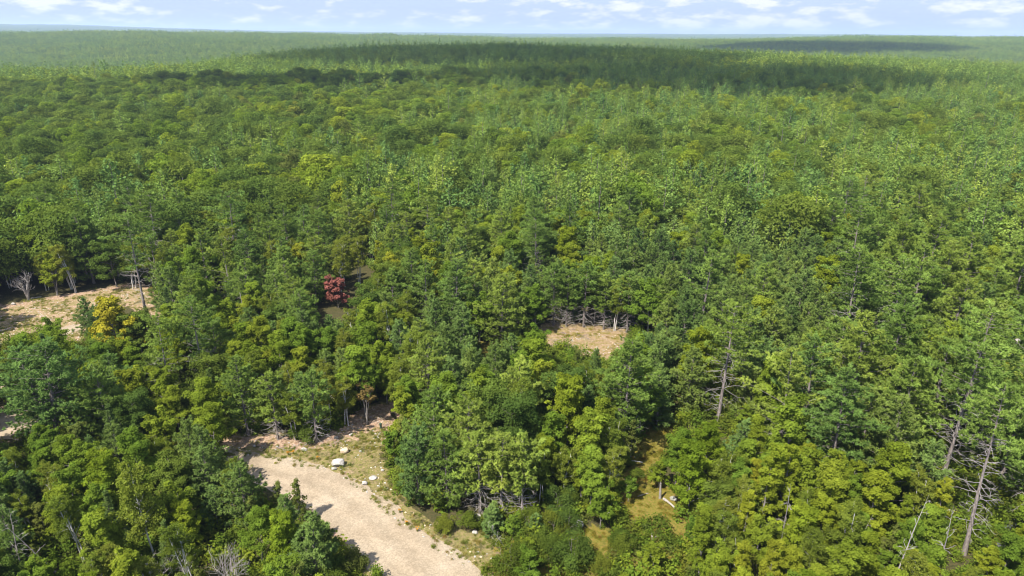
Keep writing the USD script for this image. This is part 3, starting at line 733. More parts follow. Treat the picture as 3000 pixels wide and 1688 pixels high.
for i, (h, R, b, n) in enumerate([(11.5, 3.3, 0.25, 84), (13.5, 3.6, 0.30, 92), (10.0, 3.0, 0.22, 74), (12.5, 3.0, 0.3, 80)]):
    define(f'maple_{i}', leafy(31 + i, h, R * 1.05, base=b, limbs=22 + 3 * i, top=(0.5, 0.65, 0.4, 0.7)[i], stems=(1, 1, 2, 1)[i]), h, R)
for i, (h, R, n) in enumerate([(12.0, 4.0, 88), (13.5, 4.4, 96), (10.5, 3.6, 80)]):
    define(f'oak_{i}', leafy(41 + i, h, R * 1.05, base=0.28, limbs=26 + 2 * i, leafmat='oak', rise=(0.25, 0.8), top=0.42, cr=(0.15, 0.29), leaf=0.30, per=94), h, R)
for i, (h, R, st) in enumerate([(12.0, 2.6, 1), (10.0, 2.3, 2), (13.0, 2.5, 3)]):
    define(f'birch_{i}', birch(51 + i, h, R, stems=st), h, R)
for i, (h, R) in enumerate([(12.5, 1.9), (10.5, 1.7)]):
    define(f'poplar_{i}', birch(61 + i, h, R, leafmat='poplar', barkmat='bark_grey', narrow=0.8, per=80, leaf=0.24, n=58, base=0.25, tr=0.12), h, R)
define('poplar_broad', leafy(63, 11.5, 2.9, base=0.2, limbs=26, leafmat='poplar', top=0.75, leaf=0.28, open_=0.12), 11.5, 3.0)
define('maple_yellow', leafy(64, 8.5, 3.1, base=0.12, limbs=24, leafmat='yellow', top=0.6), 8.5, 3.0)
define('maple_lime', leafy(65, 12.5, 3.4, base=0.18, limbs=28, leafmat='lime', top=0.65), 12.5, 3.4)
define('maple_red', leafy(66, 6.0, 2.2, base=0.1, limbs=18, per=60, leafmat='red', leaf=0.26, tr=0.08), 5.5, 1.9)
define('tree_rusty', leafy(67, 7.0, 1.7, base=0.5, limbs=15, per=34, leafmat='rusty', leaf=0.22, stems=3, tr=0.12), 7.5, 1.9)
define('tree_olive', leafy(68, 9.0, 2.4, base=0.15, limbs=22, per=60, leafmat='olive', leaf=0.23, top=0.7), 9, 2.4)
define('sapling_olive', leafy(69, 6.5, 1.25, base=0.08, limbs=22, per=20, leafmat='olive', leaf=0.19, tr=0.06, top=0.75, rise=(0.6, 1.2), cr=(0.14, 0.28), open_=0.2), 6.5, 1.15)
for i, (h, R, mt) in enumerate([(3.2, 2.2, 'shrub'), (2.4, 1.7, 'shrub'), (3.8, 2.1, 'oak'), (2.6, 2.0, 'olive')]):
    define(f'shrub_{i}', shrub(81 + i, h, R, leafmat=mt), h, R)
define('sapling', leafy(86, 4.2, 1.5, base=0.2, limbs=14, per=48, leaf=0.23, leafmat='maple', tr=0.05), 4.2, 1.4)
define('snag_a', snag(91, 8.5, 0.13, n=18, R=1.3), 8.5, 1.2)
define('snag_b', snag(92, 6.5, 0.10, n=5, R=0.8, z0=0.5), 6.5, 0.7)
define('bare_tree', bare(93, 9.2, 3.0, tr=0.26, stems=3), 9.2, 3.0)
define('bare_shrub', bare(94, 5.2, 2.6, tr=0.10, stems=5, spread=0.7), 5.2, 2.6)
define('bare_bush', bare(95, 4.2, 2.2, tr=0.07, stems=5, spread=0.75), 4.2, 2.2)
define('birch_leaning', birch(97, 9.5, 1.8, n=16, per=26, base=0.5, lean=0.5, tr=0.12), 9.5, 2.5)
define('birch_dead', snag(98, 8.5, 0.075, n=12, R=1.2, z0=0.45, broken=False, mat='dead'), 8.5, 1.3)

# the same kinds for the woods farther back, with fewer and larger sprays
def far_broadleaf(seed, h, R, leafmat, n=34, per=58, leaf=0.50, base=0.22, lump=0.6, flat=0.7, pointy=0.0):
    """A crown of rounded boughs whose leaf sprays face outward."""
    rng = np.random.default_rng(seed)
    zc, hz = h * (base + (1 - base) * 0.46), h * (1 - base) * 0.54
    D = norm(rng.normal(size=(n * 3, 3)) + [0, 0, 0.25])
    D = D[D[:, 2] > -0.55][:n]
    rr = (0.60 + lump * (meshkit.noise(D * 1.7 + seed, seed) - 0.15)) * rng.uniform(0.75, 1.05, n)
    C = D * rr[:, None] * [R, R, hz]
    C[:, :2] *= (1 - pointy * sstep(0, 1, C[:, 2] / hz))[:, None]
    C[:, 2] += zc
    cr = R * rng.uniform(0.26, 0.46, n)
    idx = np.repeat(np.arange(n), rng.poisson(per * (cr / (0.36 * R)) ** 2))
    out = norm(C - [0, 0, zc - 0.4 * hz])
    d = norm(rng.normal(size=(len(idx), 3)) + 0.55 * out[idx] + [0, 0, 0.4])
    p = C[idx] + d * (cr[idx] * rng.uniform(0.82, 1.06, len(idx)))[:, None] * [1, 1, flat]
    N = norm(d * 0.8 + [0, 0, 0.25] + 0.48 * rng.normal(size=d.shape))
    crown = quads(p, N, leaf * rng.uniform(0.6, 1.4, len(p)), rng, 0.75)
    return {'trunk': (tube(stem_path(rng, h * 0.75), np.linspace(0.2, 0.05, 9), 5), 'bark_grey'), 'crown': (crown, leafmat)}


def far_conifer(seed, h, R, leafmat, base=0.15, nb=64, plume=12, size=0.50, ragged=0.45, prof=1.6, up=0.25):
    """Limbs all round the stem at uneven heights, each a plume of sprays, the longest low down."""
    rng = np.random.default_rng(seed)
    Cs, Ns = [], []
    lop = 1 + 0.28 * np.sin(np.arange(6) * 2.4 + seed)
    for b in range(nb):
        t = (b + rng.uniform(0, 1)) / nb
        t = t ** 1.15
        z = h * (1 - (1 - base) * t) * 0.985
        a = b * 2.4 + rng.normal(0, 0.4)
        l = max(0.5, R * (0.10 + 0.90 * min(1, t * prof) ** 0.9) * rng.uniform(1 - ragged, 1.1) * lop[int((a % 6.283) / 1.0472) % 6])
        d = np.array([np.cos(a), np.sin(a), 0]); lat = np.array([-d[1], d[0], 0])
        k = max(4, int(plume * l / 1.5 * rng.uniform(0.8, 1.2)))
        u = 0.2 + 0.85 * rng.beta(1.4, 1.0, k)
        v = rng.uniform(-1, 1, k) * 0.45 * l * np.clip(1.15 - u, 0.2, 1)
        c = np.array([0, 0, z]) + d * (u * l)[:, None] + lat * v[:, None]
        c[:, 2] += np.tan(up * (1.6 - 1.3 * t)) * u * l + 0.08 * np.abs(v) + rng.normal(0, 0.22, k)
        Cs.append(c); Ns.append(norm(d * 0.35 + np.array([0, 0, 0.7]) + 0.6 * rng.normal(size=(k, 3))))
    C, N = np.vstack(Cs), np.vstack(Ns)
    crown = quads(C, N, size * rng.uniform(0.6, 1.5, len(C)), rng, 0.7)
    return {'trunk': (tube(stem_path(rng, h * 0.97, 0.02), np.linspace(0.2, 0.03, 9), 5), 'bark_pine'), 'crown': (crown, leafmat)}


MED = {
    'pine_a': far_conifer(1, 15.5, 4.6, 'pine'), 'pine_b': far_conifer(2, 18.5, 4.6, 'pine', base=0.32, nb=52, ragged=0.6), 'pine_c': far_conifer(3, 12.5, 3.6, 'young', prof=1.25, up=0.4, ragged=0.3), 'pine_d': far_conifer(4, 14.5, 5.0, 'pine_dark', ragged=0.5),
    'maple_a': far_broadleaf(31, 13.0, 4.2, 'maple', pointy=0.3, n=40, lump=0.8), 'maple_b': far_broadleaf(34, 14.5, 4.3, 'maple', pointy=0.25, n=44, lump=0.8), 'oak_a': far_broadleaf(41, 12.0, 5.2, 'oak', n=44, flat=0.62, lump=0.75), 'oak_b': far_broadleaf(43, 13.0, 6.0, 'oak', n=52, flat=0.62, lump=0.75, per=62),
    'birch_a': far_broadleaf(45, 12.5, 3.2, 'birch', n=30, pointy=0.4, lump=0.8), 'poplar_a': far_broadleaf(46, 12.0, 3.2, 'poplar', n=30, pointy=0.5, lump=0.8), 'olive_a': far_broadleaf(47, 11.5, 3.8, 'olive', n=34, pointy=0.2, lump=0.8)}

# ------------------------------------------------------------------ planting
TREES = []      # dict(key, x, y, z, s, rz, tilt, h, r, label, cat, name, group)
LANDMARK_OK = []


def plant(key, x, y, s=1.0, rz=None, tilt=(0, 0), label=None, cat='tree', name=None, group=None, sx=None):
    _, h, R = KINDS[key]
    z = float(terrain(x, y)) - 0.05
    TREES.append(dict(key=key, x=float(x), y=float(y), z=z, s=s, rz=rz, tilt=tilt, h=h * s, r=R * (sx or s), label=label, cat=cat, name=name, group=group, sx=sx))


def by_top(key, px, py, s=1.0, **kw):
    """Plants a tree so that its top shows at a pixel (2576-wide reading) of the photograph."""
    p = PT(px * K, py * K, KINDS[key][1] * s)
    plant(key, p[0], p[1], s, **kw)


def by_foot(key, px, py, s=1.0, **kw):
    p = PT(px * K, py * K)
    plant(key, p[0], p[1], s, **kw)


# the trees that the photograph lets one point at
L = [
    ('foot', 'pine_forked', 147, 1138, 1.0, dict(rz=-8, label='big broad pine with forked trunk and reddish butt near the left edge', name='white_pine_tree')),
    ('foot', 'pine_lone', 1806, 1058, 1.0, dict(rz=40, tilt=(0, 2), label='tall pine with long bare grey trunk and dead limbs right of the clearing', name='white_pine_tree')),
    ('foot', 'pine_bare_stem', 2425, 1395, 1.0, dict(rz=100, tilt=(2, 5), label='leaning pine with bare weathered trunk bristling with dead limbs, bottom right corner', name='white_pine_tree')),
    ('top', 'maple_yellow', 272, 752, 1.4, dict(rz=20, label='bright yellow maple at the edge of the left clearing', name='maple_tree')),
    ('top', 'oak_2', 338, 785, 0.85, dict(rz=50, label='round dark green oak touching the bright yellow maple', name='oak_tree')),
    ('top', 'maple_lime', 420, 800, 0.85, dict(rz=80, label='yellow-green maple right of the round dark oak by the yellow maple', name='maple_tree')),
    ('top', 'maple_red', 845, 701, 1.2, dict(rz=10, label='small dusty red maple, the only red crown in the woods', name='maple_tree')),
    ('top', 'maple_lime', 1432, 945, 1.0, dict(rz=10, label='tall yellow-green maple in the middle of the clump right of the gravel road', name='maple_tree')),
    ('top', 'maple_1', 1490, 1020, 0.9, dict(rz=130, label='bright green maple at the right side of the clump beside the mossy glade', name='maple_tree')),
    ('top', 'oak_1', 1290, 1000, 0.92, dict(rz=200, label='dark green oak between the pines and the yellow-green maple of the clump', name='oak_tree')),
    ('top', 'pine_layered', 1085, 978, 0.92, dict(rz=40, label='soft green pine at the top left of the clump right of the gravel road', name='white_pine_tree')),
    ('top', 'pine_broad', 1175, 1000, 0.85, dict(rz=150, label='dense pine standing just left of the dark oak of the clump', name='white_pine_tree')),
    ('top', 'young_c', 1045, 1075, 0.92, dict(rz=80, label='pine leaning over the verge at the left side of the clump', name='white_pine_tree')),
    ('top', 'pine_layered', 1120, 1085, 0.80, dict(rz=250, label='pine with low drooping plumes at the near left corner of the clump', name='white_pine_tree')),
    ('top', 'pine_twiggy', 1205, 1085, 1.0, dict(rz=10, label='pine on dead-twigged stem, left one at the foot of the clump', name='white_pine_tree')),
    ('top', 'pine_twiggy', 1262, 1090, 1.0, dict(rz=130, label='pine on dead-twigged stem, middle one at the foot of the clump', name='white_pine_tree')),
    ('top', 'pine_twiggy', 1315, 1095, 1.0, dict(rz=240, label='pine on dead-twigged stem, right one at the foot of the clump', name='white_pine_tree')),
    ('top', 'sapling', 988, 1085, 1.2, dict(rz=0, label='yellow-leaved sapling at the left foot of the clump by the verge', name='maple_sapling', cat='sapling')),
    ('top', 'maple_0', 1540, 640, 0.95, dict(rz=70, label='yellow-topped maple behind the brown clearing', name='maple_tree')),
    ('top', 'oak_0', 1500, 700, 0.8, dict(rz=170, label='dark oak in front of the yellow-topped maple at the back of the clearing', name='oak_tree')),
    ('top', 'pine_layered', 1262, 690, 1.05, dict(rz=0, label='large pine in dark horizontal layers left of the brown clearing', name='white_pine_tree')),
    ('top', 'maple_2', 1350, 725, 0.95, dict(rz=30, label='bright green maple between the layered pine and the brown clearing', name='maple_tree')),
    ('top', 'maple_lime', 1218, 675, 0.62, dict(rz=110, label='small lime green maple in front of the pines left of the clearing', name='maple_tree')),
    ('top', 'birch_0', 337, 1168, 1.05, dict(rz=60, label='white-stemmed birch with olive crown in the bottom left woods', name='birch_tree')),
    ('foot', 'birch_dead', 165, 1462, 1.15, dict(rz=0, tilt=(8, -24), label='dead white birch leaning left at the bottom left corner', name='dead_birch', cat='dead tree')),
    ('foot', 'bare_shrub', 590, 1490, 1.15, dict(rz=0, label='pale leafless shrub at the bottom edge left of the road', name='dead_shrub', cat='dead shrub')),
    ('foot', 'bare_shrub', 400, 1500, 1.0, dict(rz=120, label='pale leafless shrub at the bottom edge below the white-stemmed birch', name='dead_shrub', cat='dead shrub')),
    ('foot', 'bare_bush', 470, 1462, 0.7, dict(rz=220, label='small leafless bush between the two pale leafless shrubs', name='dead_shrub', cat='dead shrub')),
    ('foot', 'bare_tree', 72, 755, 1.0, dict(rz=30, tilt=(0, -6), label='dead pale tree at the far side of the left clearing', name='dead_tree', cat='dead tree')),
    ('top', 'young_a', 205, 752, 0.75, dict(rz=10, label='small pine standing alone on the sandy ground of the left clearing', name='white_pine_tree')),
    ('top', 'young_c', 232, 770, 0.55, dict(rz=70, label='slim pine beside the yellow maple on the left clearing', name='white_pine_tree')),
    ('foot', 'birch_2', 903, 716, 0.92, dict(rz=15, label='clump of white birch stems in front of the dark pines', name='birch_tree')),
    ('foot', 'pine_high', 1028, 655, 0.66, dict(rz=210, label='thin pine with bare pale stem right of the white birch clump', name='white_pine_tree')),
    ('foot', 'snag_a', 1060, 650, 0.8, dict(rz=0, label='grey snag right of the thin bare-stemmed pine', name='snag', cat='dead tree')),
    ('foot', 'snag_a', 622, 838, 1.0, dict(rz=90, label='tall pale snag among the maples left of the red maple', name='snag', cat='dead tree')),
    ('foot', 'snag_b', 662, 760, 1.0, dict(rz=20, label='short pale snag up the slope from the tall pale snag', name='snag', cat='dead tree')),
    ('foot', 'snag_b', 225, 660, 1.2, dict(rz=20, label='pale snag before the dark woods above the left clearing', name='snag', cat='dead tree')),
    ('top', 'bare_tree', 2412, 345, 0.75, dict(rz=140, label='dead grey crown standing out of the woods far right', name='dead_tree', cat='dead tree')),
    ('top', 'snag_a', 1437, 248, 1.3, dict(rz=140, label='pale snag rising above the far woods at the centre', name='snag', cat='dead tree')),
    ('top', 'tree_rusty', 915, 955, 1.0, dict(rz=30, label='rusty-leaved twin-stemmed maple at the top of the reddish bank', name='maple_tree')),
    ('top', 'maple_3', 905, 860, 1.0, dict(rz=300, label='broad green maple above the reddish bank, orange tints below', name='maple_tree')),
    ('foot', 'pine_twiggy', 700, 1106, 0.95, dict(rz=60, label='pine with bare lower stem at the left end of the reddish bank', name='white_pine_tree')),
    ('foot', 'pine_twiggy', 797, 1112, 0.98, dict(rz=200, label='grey-stemmed pine at the middle of the reddish bank', name='white_pine_tree')),
    ('foot', 'pine_tall', 625, 1094, 0.72, dict(rz=100, label='dark-stemmed pine at the woods edge above the road bend', name='white_pine_tree')),
    ('foot', 'hemlock', 545, 1075, 0.85, dict(rz=100, label='dark hemlock left of the dark-stemmed pine above the road bend', name='hemlock_tree')),
    ('foot', 'birch_1', 742, 1106, 0.85, dict(rz=100, tilt=(0, -10), label='thin leaning birch between the two bare-stemmed pines of the bank', name='birch_tree')),
    ('foot', 'shrub_2', 770, 1112, 0.85, dict(rz=0, label='dark round shrub at the foot of the bank pines', name='shrub', cat='shrub')),
    ('foot', 'birch_1', 875, 1072, 0.8, dict(rz=190, label='small birch under the maples right of the bank pines', name='birch_tree')),
    ('top', 'sapling_olive', 742, 1195, 1.0, dict(rz=0, label='slim feathery olive tree standing before the gravel road', name='sapling', cat='sapling')),
    ('top', 'sapling_olive', 690, 1205, 0.9, dict(rz=70, label='slim feathery tree just left of the one before the gravel road', name='sapling', cat='sapling')),
    ('foot', 'shrub_3', 880, 1435, 1.0, dict(rz=40, label='grey-olive bush beside the broken branch at the road edge', name='shrub', cat='shrub')),
    ('foot', 'shrub_0', 1290, 1440, 1.18, dict(rz=0, label='large round shrub right of the road at the bottom edge', name='shrub', cat='shrub')),
    ('foot', 'shrub_2', 1440, 1425, 1.12, dict(rz=60, label='broad dark shrub right of the large round shrub at the bottom edge', name='shrub', cat='shrub')),
    ('foot', 'shrub_1', 1122, 1335, 0.80, dict(rz=0, label='small dark shrub on the verge under the clump', name='shrub', cat='shrub')),
    ('foot', 'shrub_1', 1178, 1325, 0.85, dict(rz=120, label='yellow-green shrub right of the small dark one on the verge', name='shrub', cat='shrub')),
    ('foot', 'young_small', 1238, 1345, 0.85, dict(rz=120, label='small blue-green pine behind the dead leaning birch on the verge', name='white_pine_sapling', cat='sapling')),
    ('foot', 'sapling', 1290, 1358, 0.85, dict(rz=200, label='young maple right of the dead leaning birch on the verge', name='maple_sapling', cat='sapling')),
    ('foot', 'birch_dead', 1283, 1392, 0.8, dict(rz=60, tilt=(-12, -28), label='dead white birch leaning over the verge below the clump', name='dead_birch', cat='dead tree')),
    ('foot', 'shrub_2', 1400, 1290, 1.0, dict(rz=200, label='glossy green oak shrub right of the dead-twigged stems', name='shrub', cat='shrub')),
    ('foot', 'sapling', 1510, 1330, 1.3, dict(rz=20, label='maple sapling between the clump and the mossy glade', name='maple_sapling', cat='sapling')),
    ('foot', 'sapling', 1580, 1262, 0.9, dict(rz=120, label='low maple sapling on the mossy glade, shaded below', name='maple_sapling', cat='sapling')),
    ('foot', 'sapling', 1655, 1228, 1.0, dict(rz=220, label='maple sapling behind the broken post on the mossy glade', name='maple_sapling', cat='sapling')),
    ('foot', 'shrub_1', 1600, 1205, 0.65, dict(rz=220, label='small dark shrub near the white log on the glade', name='shrub', cat='shrub')),
    ('foot', 'oak_2', 1800, 1330, 0.62, dict(rz=20, label='small oak beside the grey boulder right of the glade', name='oak_tree')),
    ('foot', 'shrub_0', 1735, 1165, 1.1, dict(rz=20, label='shrub hiding the grey boulder right of the glade', name='shrub', cat='shrub')),
    ('top', 'poplar_0', 1945, 1108, 1.0, dict(rz=20, label='slim pale yellow poplar, left of the pair at lower right', name='poplar_tree')),
    ('top', 'poplar_1', 1985, 1115, 1.1, dict(rz=90, tilt=(0, 4), label='slim yellow-green poplar, right of the pair at lower right', name='poplar_tree')),
    ('top', 'poplar_broad', 2265, 1105, 1.0, dict(rz=20, label='broad bright yellow poplar left of the bare weathered pine trunk', name='poplar_tree')),
    ('top', 'poplar_broad', 2215, 1180, 0.9, dict(rz=140, label='golden green poplar in front of the broad bright yellow one', name='poplar_tree')),
    ('foot', 'birch_1', 2085, 1455, 0.95, dict(rz=0, tilt=(0, 8), label='pale-stemmed leaning birch at the bottom edge, lower right woods', name='birch_tree')),
    ('foot', 'birch_dead', 2120, 1448, 0.9, dict(rz=40, tilt=(4, 20), label='bare white birch stem leaning right at the bottom edge', name='dead_birch', cat='dead tree')),
    ('top', 'maple_1', 330, 1075, 0.8, dict(rz=40, label='vivid green maple behind the white-stemmed birch', name='maple_tree')),
    ('top', 'maple_lime', 250, 1130, 0.8, dict(rz=190, label='lime green maple left of the white-stemmed birch', name='maple_tree')),
    ('top', 'young_c', 500, 1080, 0.80, dict(rz=190, label='blue-green pine before the gravel road bend, left side', name='white_pine_tree')),
    ('top', 'young_c', 598, 1165, 0.78, dict(rz=20, label='soft blue-green pine hiding the near bend of the gravel road', name='white_pine_tree')),
    ('top', 'maple_lime', 700, 1290, 0.66, dict(rz=20, label='vivid yellow-green maple in the bottom left woods beside the road', name='maple_tree')),
    ('top', 'maple_1', 640, 1270, 0.6, dict(rz=220, label='green maple left of the vivid one beside the road', name='maple_tree')),
    ('foot', 'pine_twiggy', 1392, 818, 1.15, dict(rz=20, label='bare-stemmed pine at the left end of the back edge of the brown clearing', name='white_pine_tree')),
    ('foot', 'pine_twiggy', 1425, 821, 1.05, dict(rz=90, label='bare-stemmed pine, second from the left at the back of the brown clearing', name='white_pine_tree')),
    ('foot', 'pine_twiggy', 1468, 823, 1.2, dict(rz=160, label='bare-stemmed pine in the middle of the back edge of the brown clearing', name='white_pine_tree')),
    ('foot', 'pine_twiggy', 1518, 829, 1.0, dict(rz=230, label='low-twigged pine right of the middle at the back of the brown clearing', name='white_pine_tree')),
    ('foot', 'birch_2', 1546, 833, 0.9, dict(rz=30, label='many-stemmed tree at the back right of the brown clearing', name='birch_tree')),
    ('foot', 'pine_twiggy', 1576, 836, 1.1, dict(rz=300, label='bare-stemmed pine at the right end of the back edge of the brown clearing', name='white_pine_tree')),
    ('foot', 'birch_dead', 2235, 1500, 1.45, dict(rz=40, tilt=(2, 9), label='tall thin dead birch stem at the bottom edge below the golden poplar', name='dead_birch', cat='dead tree')),
    ('foot', 'birch_dead', 2352, 1470, 1.3, dict(rz=200, tilt=(-3, 4), label='thin dead birch stem just left of the weathered pine trunk', name='dead_birch', cat='dead tree')),
    ('foot', 'birch_dead', 68, 1490, 1.2, dict(rz=100, tilt=(1, 1), label='thin upright dead birch stem at the bottom left corner', name='dead_birch', cat='dead tree')),
    ('foot', 'birch_dead', 1958, 1400, 1.25, dict(rz=250, tilt=(0, 3), label='thin pale dead stem under the pair of slim poplars', name='dead_birch', cat='dead tree')),
    ('top', 'young_a', 1500, 880, 0.62, dict(rz=220, label='small pine at the near right rim of the brown clearing', name='white_pine_tree')),
    ('top', 'tree_olive', 1455, 880, 0.45, dict(rz=0, label='olive bush at the near rim of the brown clearing', name='shrub', cat='shrub')),
]
for how, key, px, py, s, kw in L:
    (by_top if how == 'top' else by_foot)(key, px, py, s, **kw)
N_LAND = len(TREES)
for t in TREES:
    if t['rz'] is None:
        t['rz'] = 0.0

# the woods between: species by part of the picture (in the photograph's own reading), spaced by crown
PINES = ['pine_broad', 'pine_tall', 'pine_ragged', 'pine_layered', 'pine_broad', 'pine_layered', 'pine_tall', 'pine_high']
YOUNG = ['young_a', 'young_b', 'young_c']
MAPLE = ['maple_0', 'maple_1', 'maple_2', 'maple_3']
OAK = ['oak_0', 'oak_1', 'oak_2']
BIRCH = ['birch_0', 'birch_1', 'birch_2']
POPLAR = ['poplar_0', 'poplar_1', 'poplar_broad']
OLIVE = ['tree_olive', 'sapling_olive']
STANDS = [   # outline (2576-wide reading), what grows there, size
    (poly([(1040, 800), (1180, 640), (1500, 590), (1900, 560), (2120, 640), (2120, 860), (1860, 960), (1640, 1000), (1590, 830), (1330, 800), (1230, 960), (1080, 960)]), {'young': 8, 'pine': 1.3, 'maple': 0.7, 'lime': 0.25, 'hemlock': 0.2}, (0.85, 1.15), 'in the blue-green pine stand around the brown clearing'),
    (poly([(1900, 600), (2700, 480), (2700, 1240), (2330, 1160), (2150, 1100), (1850, 1080), (1700, 1060), (1640, 980), (1880, 930), (2100, 840)]), {'pine': 7, 'young': 1.6, 'maple': 0.8, 'poplar': 0.35, 'oak': 0.2}, (0.98, 1.22), 'in the big pines right of the bare-trunked pine'),
    (poly([(1000, 1130), (1330, 1080), (1540, 1130), (1560, 1060), (1720, 1080), (2150, 1090), (2700, 1200), (2700, 1600), (1000, 1600)]), {'maple': 2.6, 'poplar': 2.6, 'birch': 1.4, 'oak': 0.7, 'lime': 1.5, 'olive': 0.4}, (0.60, 0.82), 'in the yellow-green young woods at the lower right'),
    (poly([(-100, 1060), (560, 1060), (760, 1300), (960, 1600), (-100, 1600)]), {'maple': 3.2, 'young': 1.2, 'birch': 1.0, 'olive': 1.0, 'lime': 1.6, 'oak': 0.3, 'hemlock': 0.2}, (0.55, 0.78), 'in the mixed woods at the bottom left'),
    (poly([(-100, 860), (400, 800), (560, 900), (560, 1080), (-100, 1080)]), {'maple': 2.6, 'pine': 1.4, 'oak': 1.2, 'olive': 1.0, 'hemlock': 0.4}, (0.62, 0.85), 'between the forked pine and the yellow maple'),
    (poly([(400, 770), (700, 700), (1040, 720), (1080, 960), (1000, 1060), (540, 1090)]), {'maple': 2.6, 'young': 2.2, 'pine': 1.8, 'olive': 0.9, 'birch': 0.7, 'oak': 0.5}, (0.66, 0.9), 'on the slope above the reddish bank'),
    (poly([(-100, 470), (700, 540), (1100, 560), (1180, 640), (1040, 760), (400, 760), (280, 720), (-100, 760)]), {'pine': 3.4, 'maple': 1.6, 'birch': 1.0, 'hemlock': 0.7, 'oak': 0.9, 'young': 0.6, 'poplar': 0.25}, (0.85, 1.1), 'in the dark woods above the left clearing'),
    (poly([(-200, 200), (1300, 200), (1300, 560), (-200, 560)]), {'oak': 3.2, 'maple': 2.6, 'pine': 2.4, 'birch': 0.4, 'hemlock': 0.3}, (0.9, 1.12), 'in the rounded oak and maple canopy at left'),
    (poly([(1300, 200), (2800, 200), (2800, 620), (1300, 640)]), {'maple': 2.6, 'pine': 3.2, 'oak': 1.0, 'birch': 0.7, 'poplar': 0.5, 'young': 0.7}, (0.9, 1.12), 'in the mixed canopy of the right background'),
]
MIX0 = {'maple': 3, 'pine': 3, 'oak': 1.5, 'young': 1, 'birch': 0.6}
FAM = {'pine': PINES, 'young': YOUNG, 'maple': MAPLE, 'oak': OAK, 'birch': BIRCH, 'poplar': POPLAR, 'olive': OLIVE, 'lime': ['maple_lime'], 'hemlock': ['hemlock']}


def stands_at(px):
    out = np.full(len(px), -1)
    for i in range(len(STANDS) - 1, -1, -1):
        out[shapely.contains_xy(STANDS[i][0], px[:, 0], px[:, 1])] = i
    return out


def stand(i):
    return STANDS[i][1:] if i >= 0 else (MIX0, (0.8, 1.0), 'in the woods')


PROTECT_TREE = shapely.union_all([Z_ROAD.buffer(-6), Z_VERGE.buffer(-10), Z_CLEAR, Z_STRIP, Z_LEFT.buffer(-8), Z_GLADE.buffer(-10), Z_EDGE, Z_STEM, Z_SNAG, Z_BIRCHES, Z_UNDER, Z_DEAD, Z_BARE, Z_BIR, Z_LEAN])


def hides_open_ground(x, y, z, h, r):
    """Would a tree here stand on open ground, or in front of ground that the photograph shows open?"""
    c = np.array([[x, y, z], [x, y, z + h], [x, y, z + .82 * h], [x - r * .55, y, z + .72 * h], [x + r * .55, y, z + .72 * h], [x - r * .85, y, z + .45 * h], [x + r * .85, y, z + .45 * h], [x, y - r * .4, z + .5 * h], [x - r * .6, y, z + .22 * h], [x + r * .6, y, z + .22 * h], [x, y, z + .25 * h]])
    px = project(c)
    if shapely.contains_xy(GROUND_FREE, px[0, 0], px[0, 1]):
        return True
    if any(y < ymax and shapely.contains_xy(zo, px[1:, 0], px[1:, 1]).any() for zo, ymax in SIGHT):
        return True
    return bool(shapely.contains_xy(PROTECT_TREE, px[1:, 0], px[1:, 1]).any())


shapely.prepare(GROUND_FREE); shapely.prepare(PROTECT_TREE)
# nothing nearer may hide these
SIGHT = [(poly([(790, 690), (885, 690), (885, 790), (790, 790)]), 133), (poly([(205, 745), (330, 745), (390, 800), (360, 850), (200, 850)]), 118), (poly([(870, 600), (940, 600), (930, 712), (880, 712)]), 146), (poly([(1740, 800), (1900, 800), (1870, 1050), (1750, 1050)]), 89),
         (poly([(60, 850), (250, 900), (250, 1060), (20, 1060)]), 81), (poly([(1010, 980), (1500, 940), (1550, 1200), (1330, 1260), (1010, 1230)]), 69), (poly([(1905, 1110), (2000, 1100), (2000, 1300), (1905, 1300)]), 66), (poly([(2180, 1120), (2360, 1120), (2350, 1300), (2180, 1300)]), 64),
         (poly([(1200, 690), (1640, 640), (1640, 830), (1340, 820), (1200, 850)]), 118), (poly([(2535, 815), (2600, 815), (2600, 935), (2535, 935)]), 117), (poly([(1560, 1070), (1730, 1070), (1730, 1320), (1560, 1320)]), 68)]
for zo, _ in SIGHT:
    shapely.prepare(zo)


LOW = shapely.union_all([Z_LOW, Z_LOWLEFT])
shapely.prepare(LOW)


def in_frame(x, y, z=10.0, margin=13.0):
    """Within the camera's view to left and right, with room for a step aside."""
    return np.abs(x) < 0.75 * (y * math.cos(PITCH) + (CAM_H - z) * math.sin(PITCH)) + margin


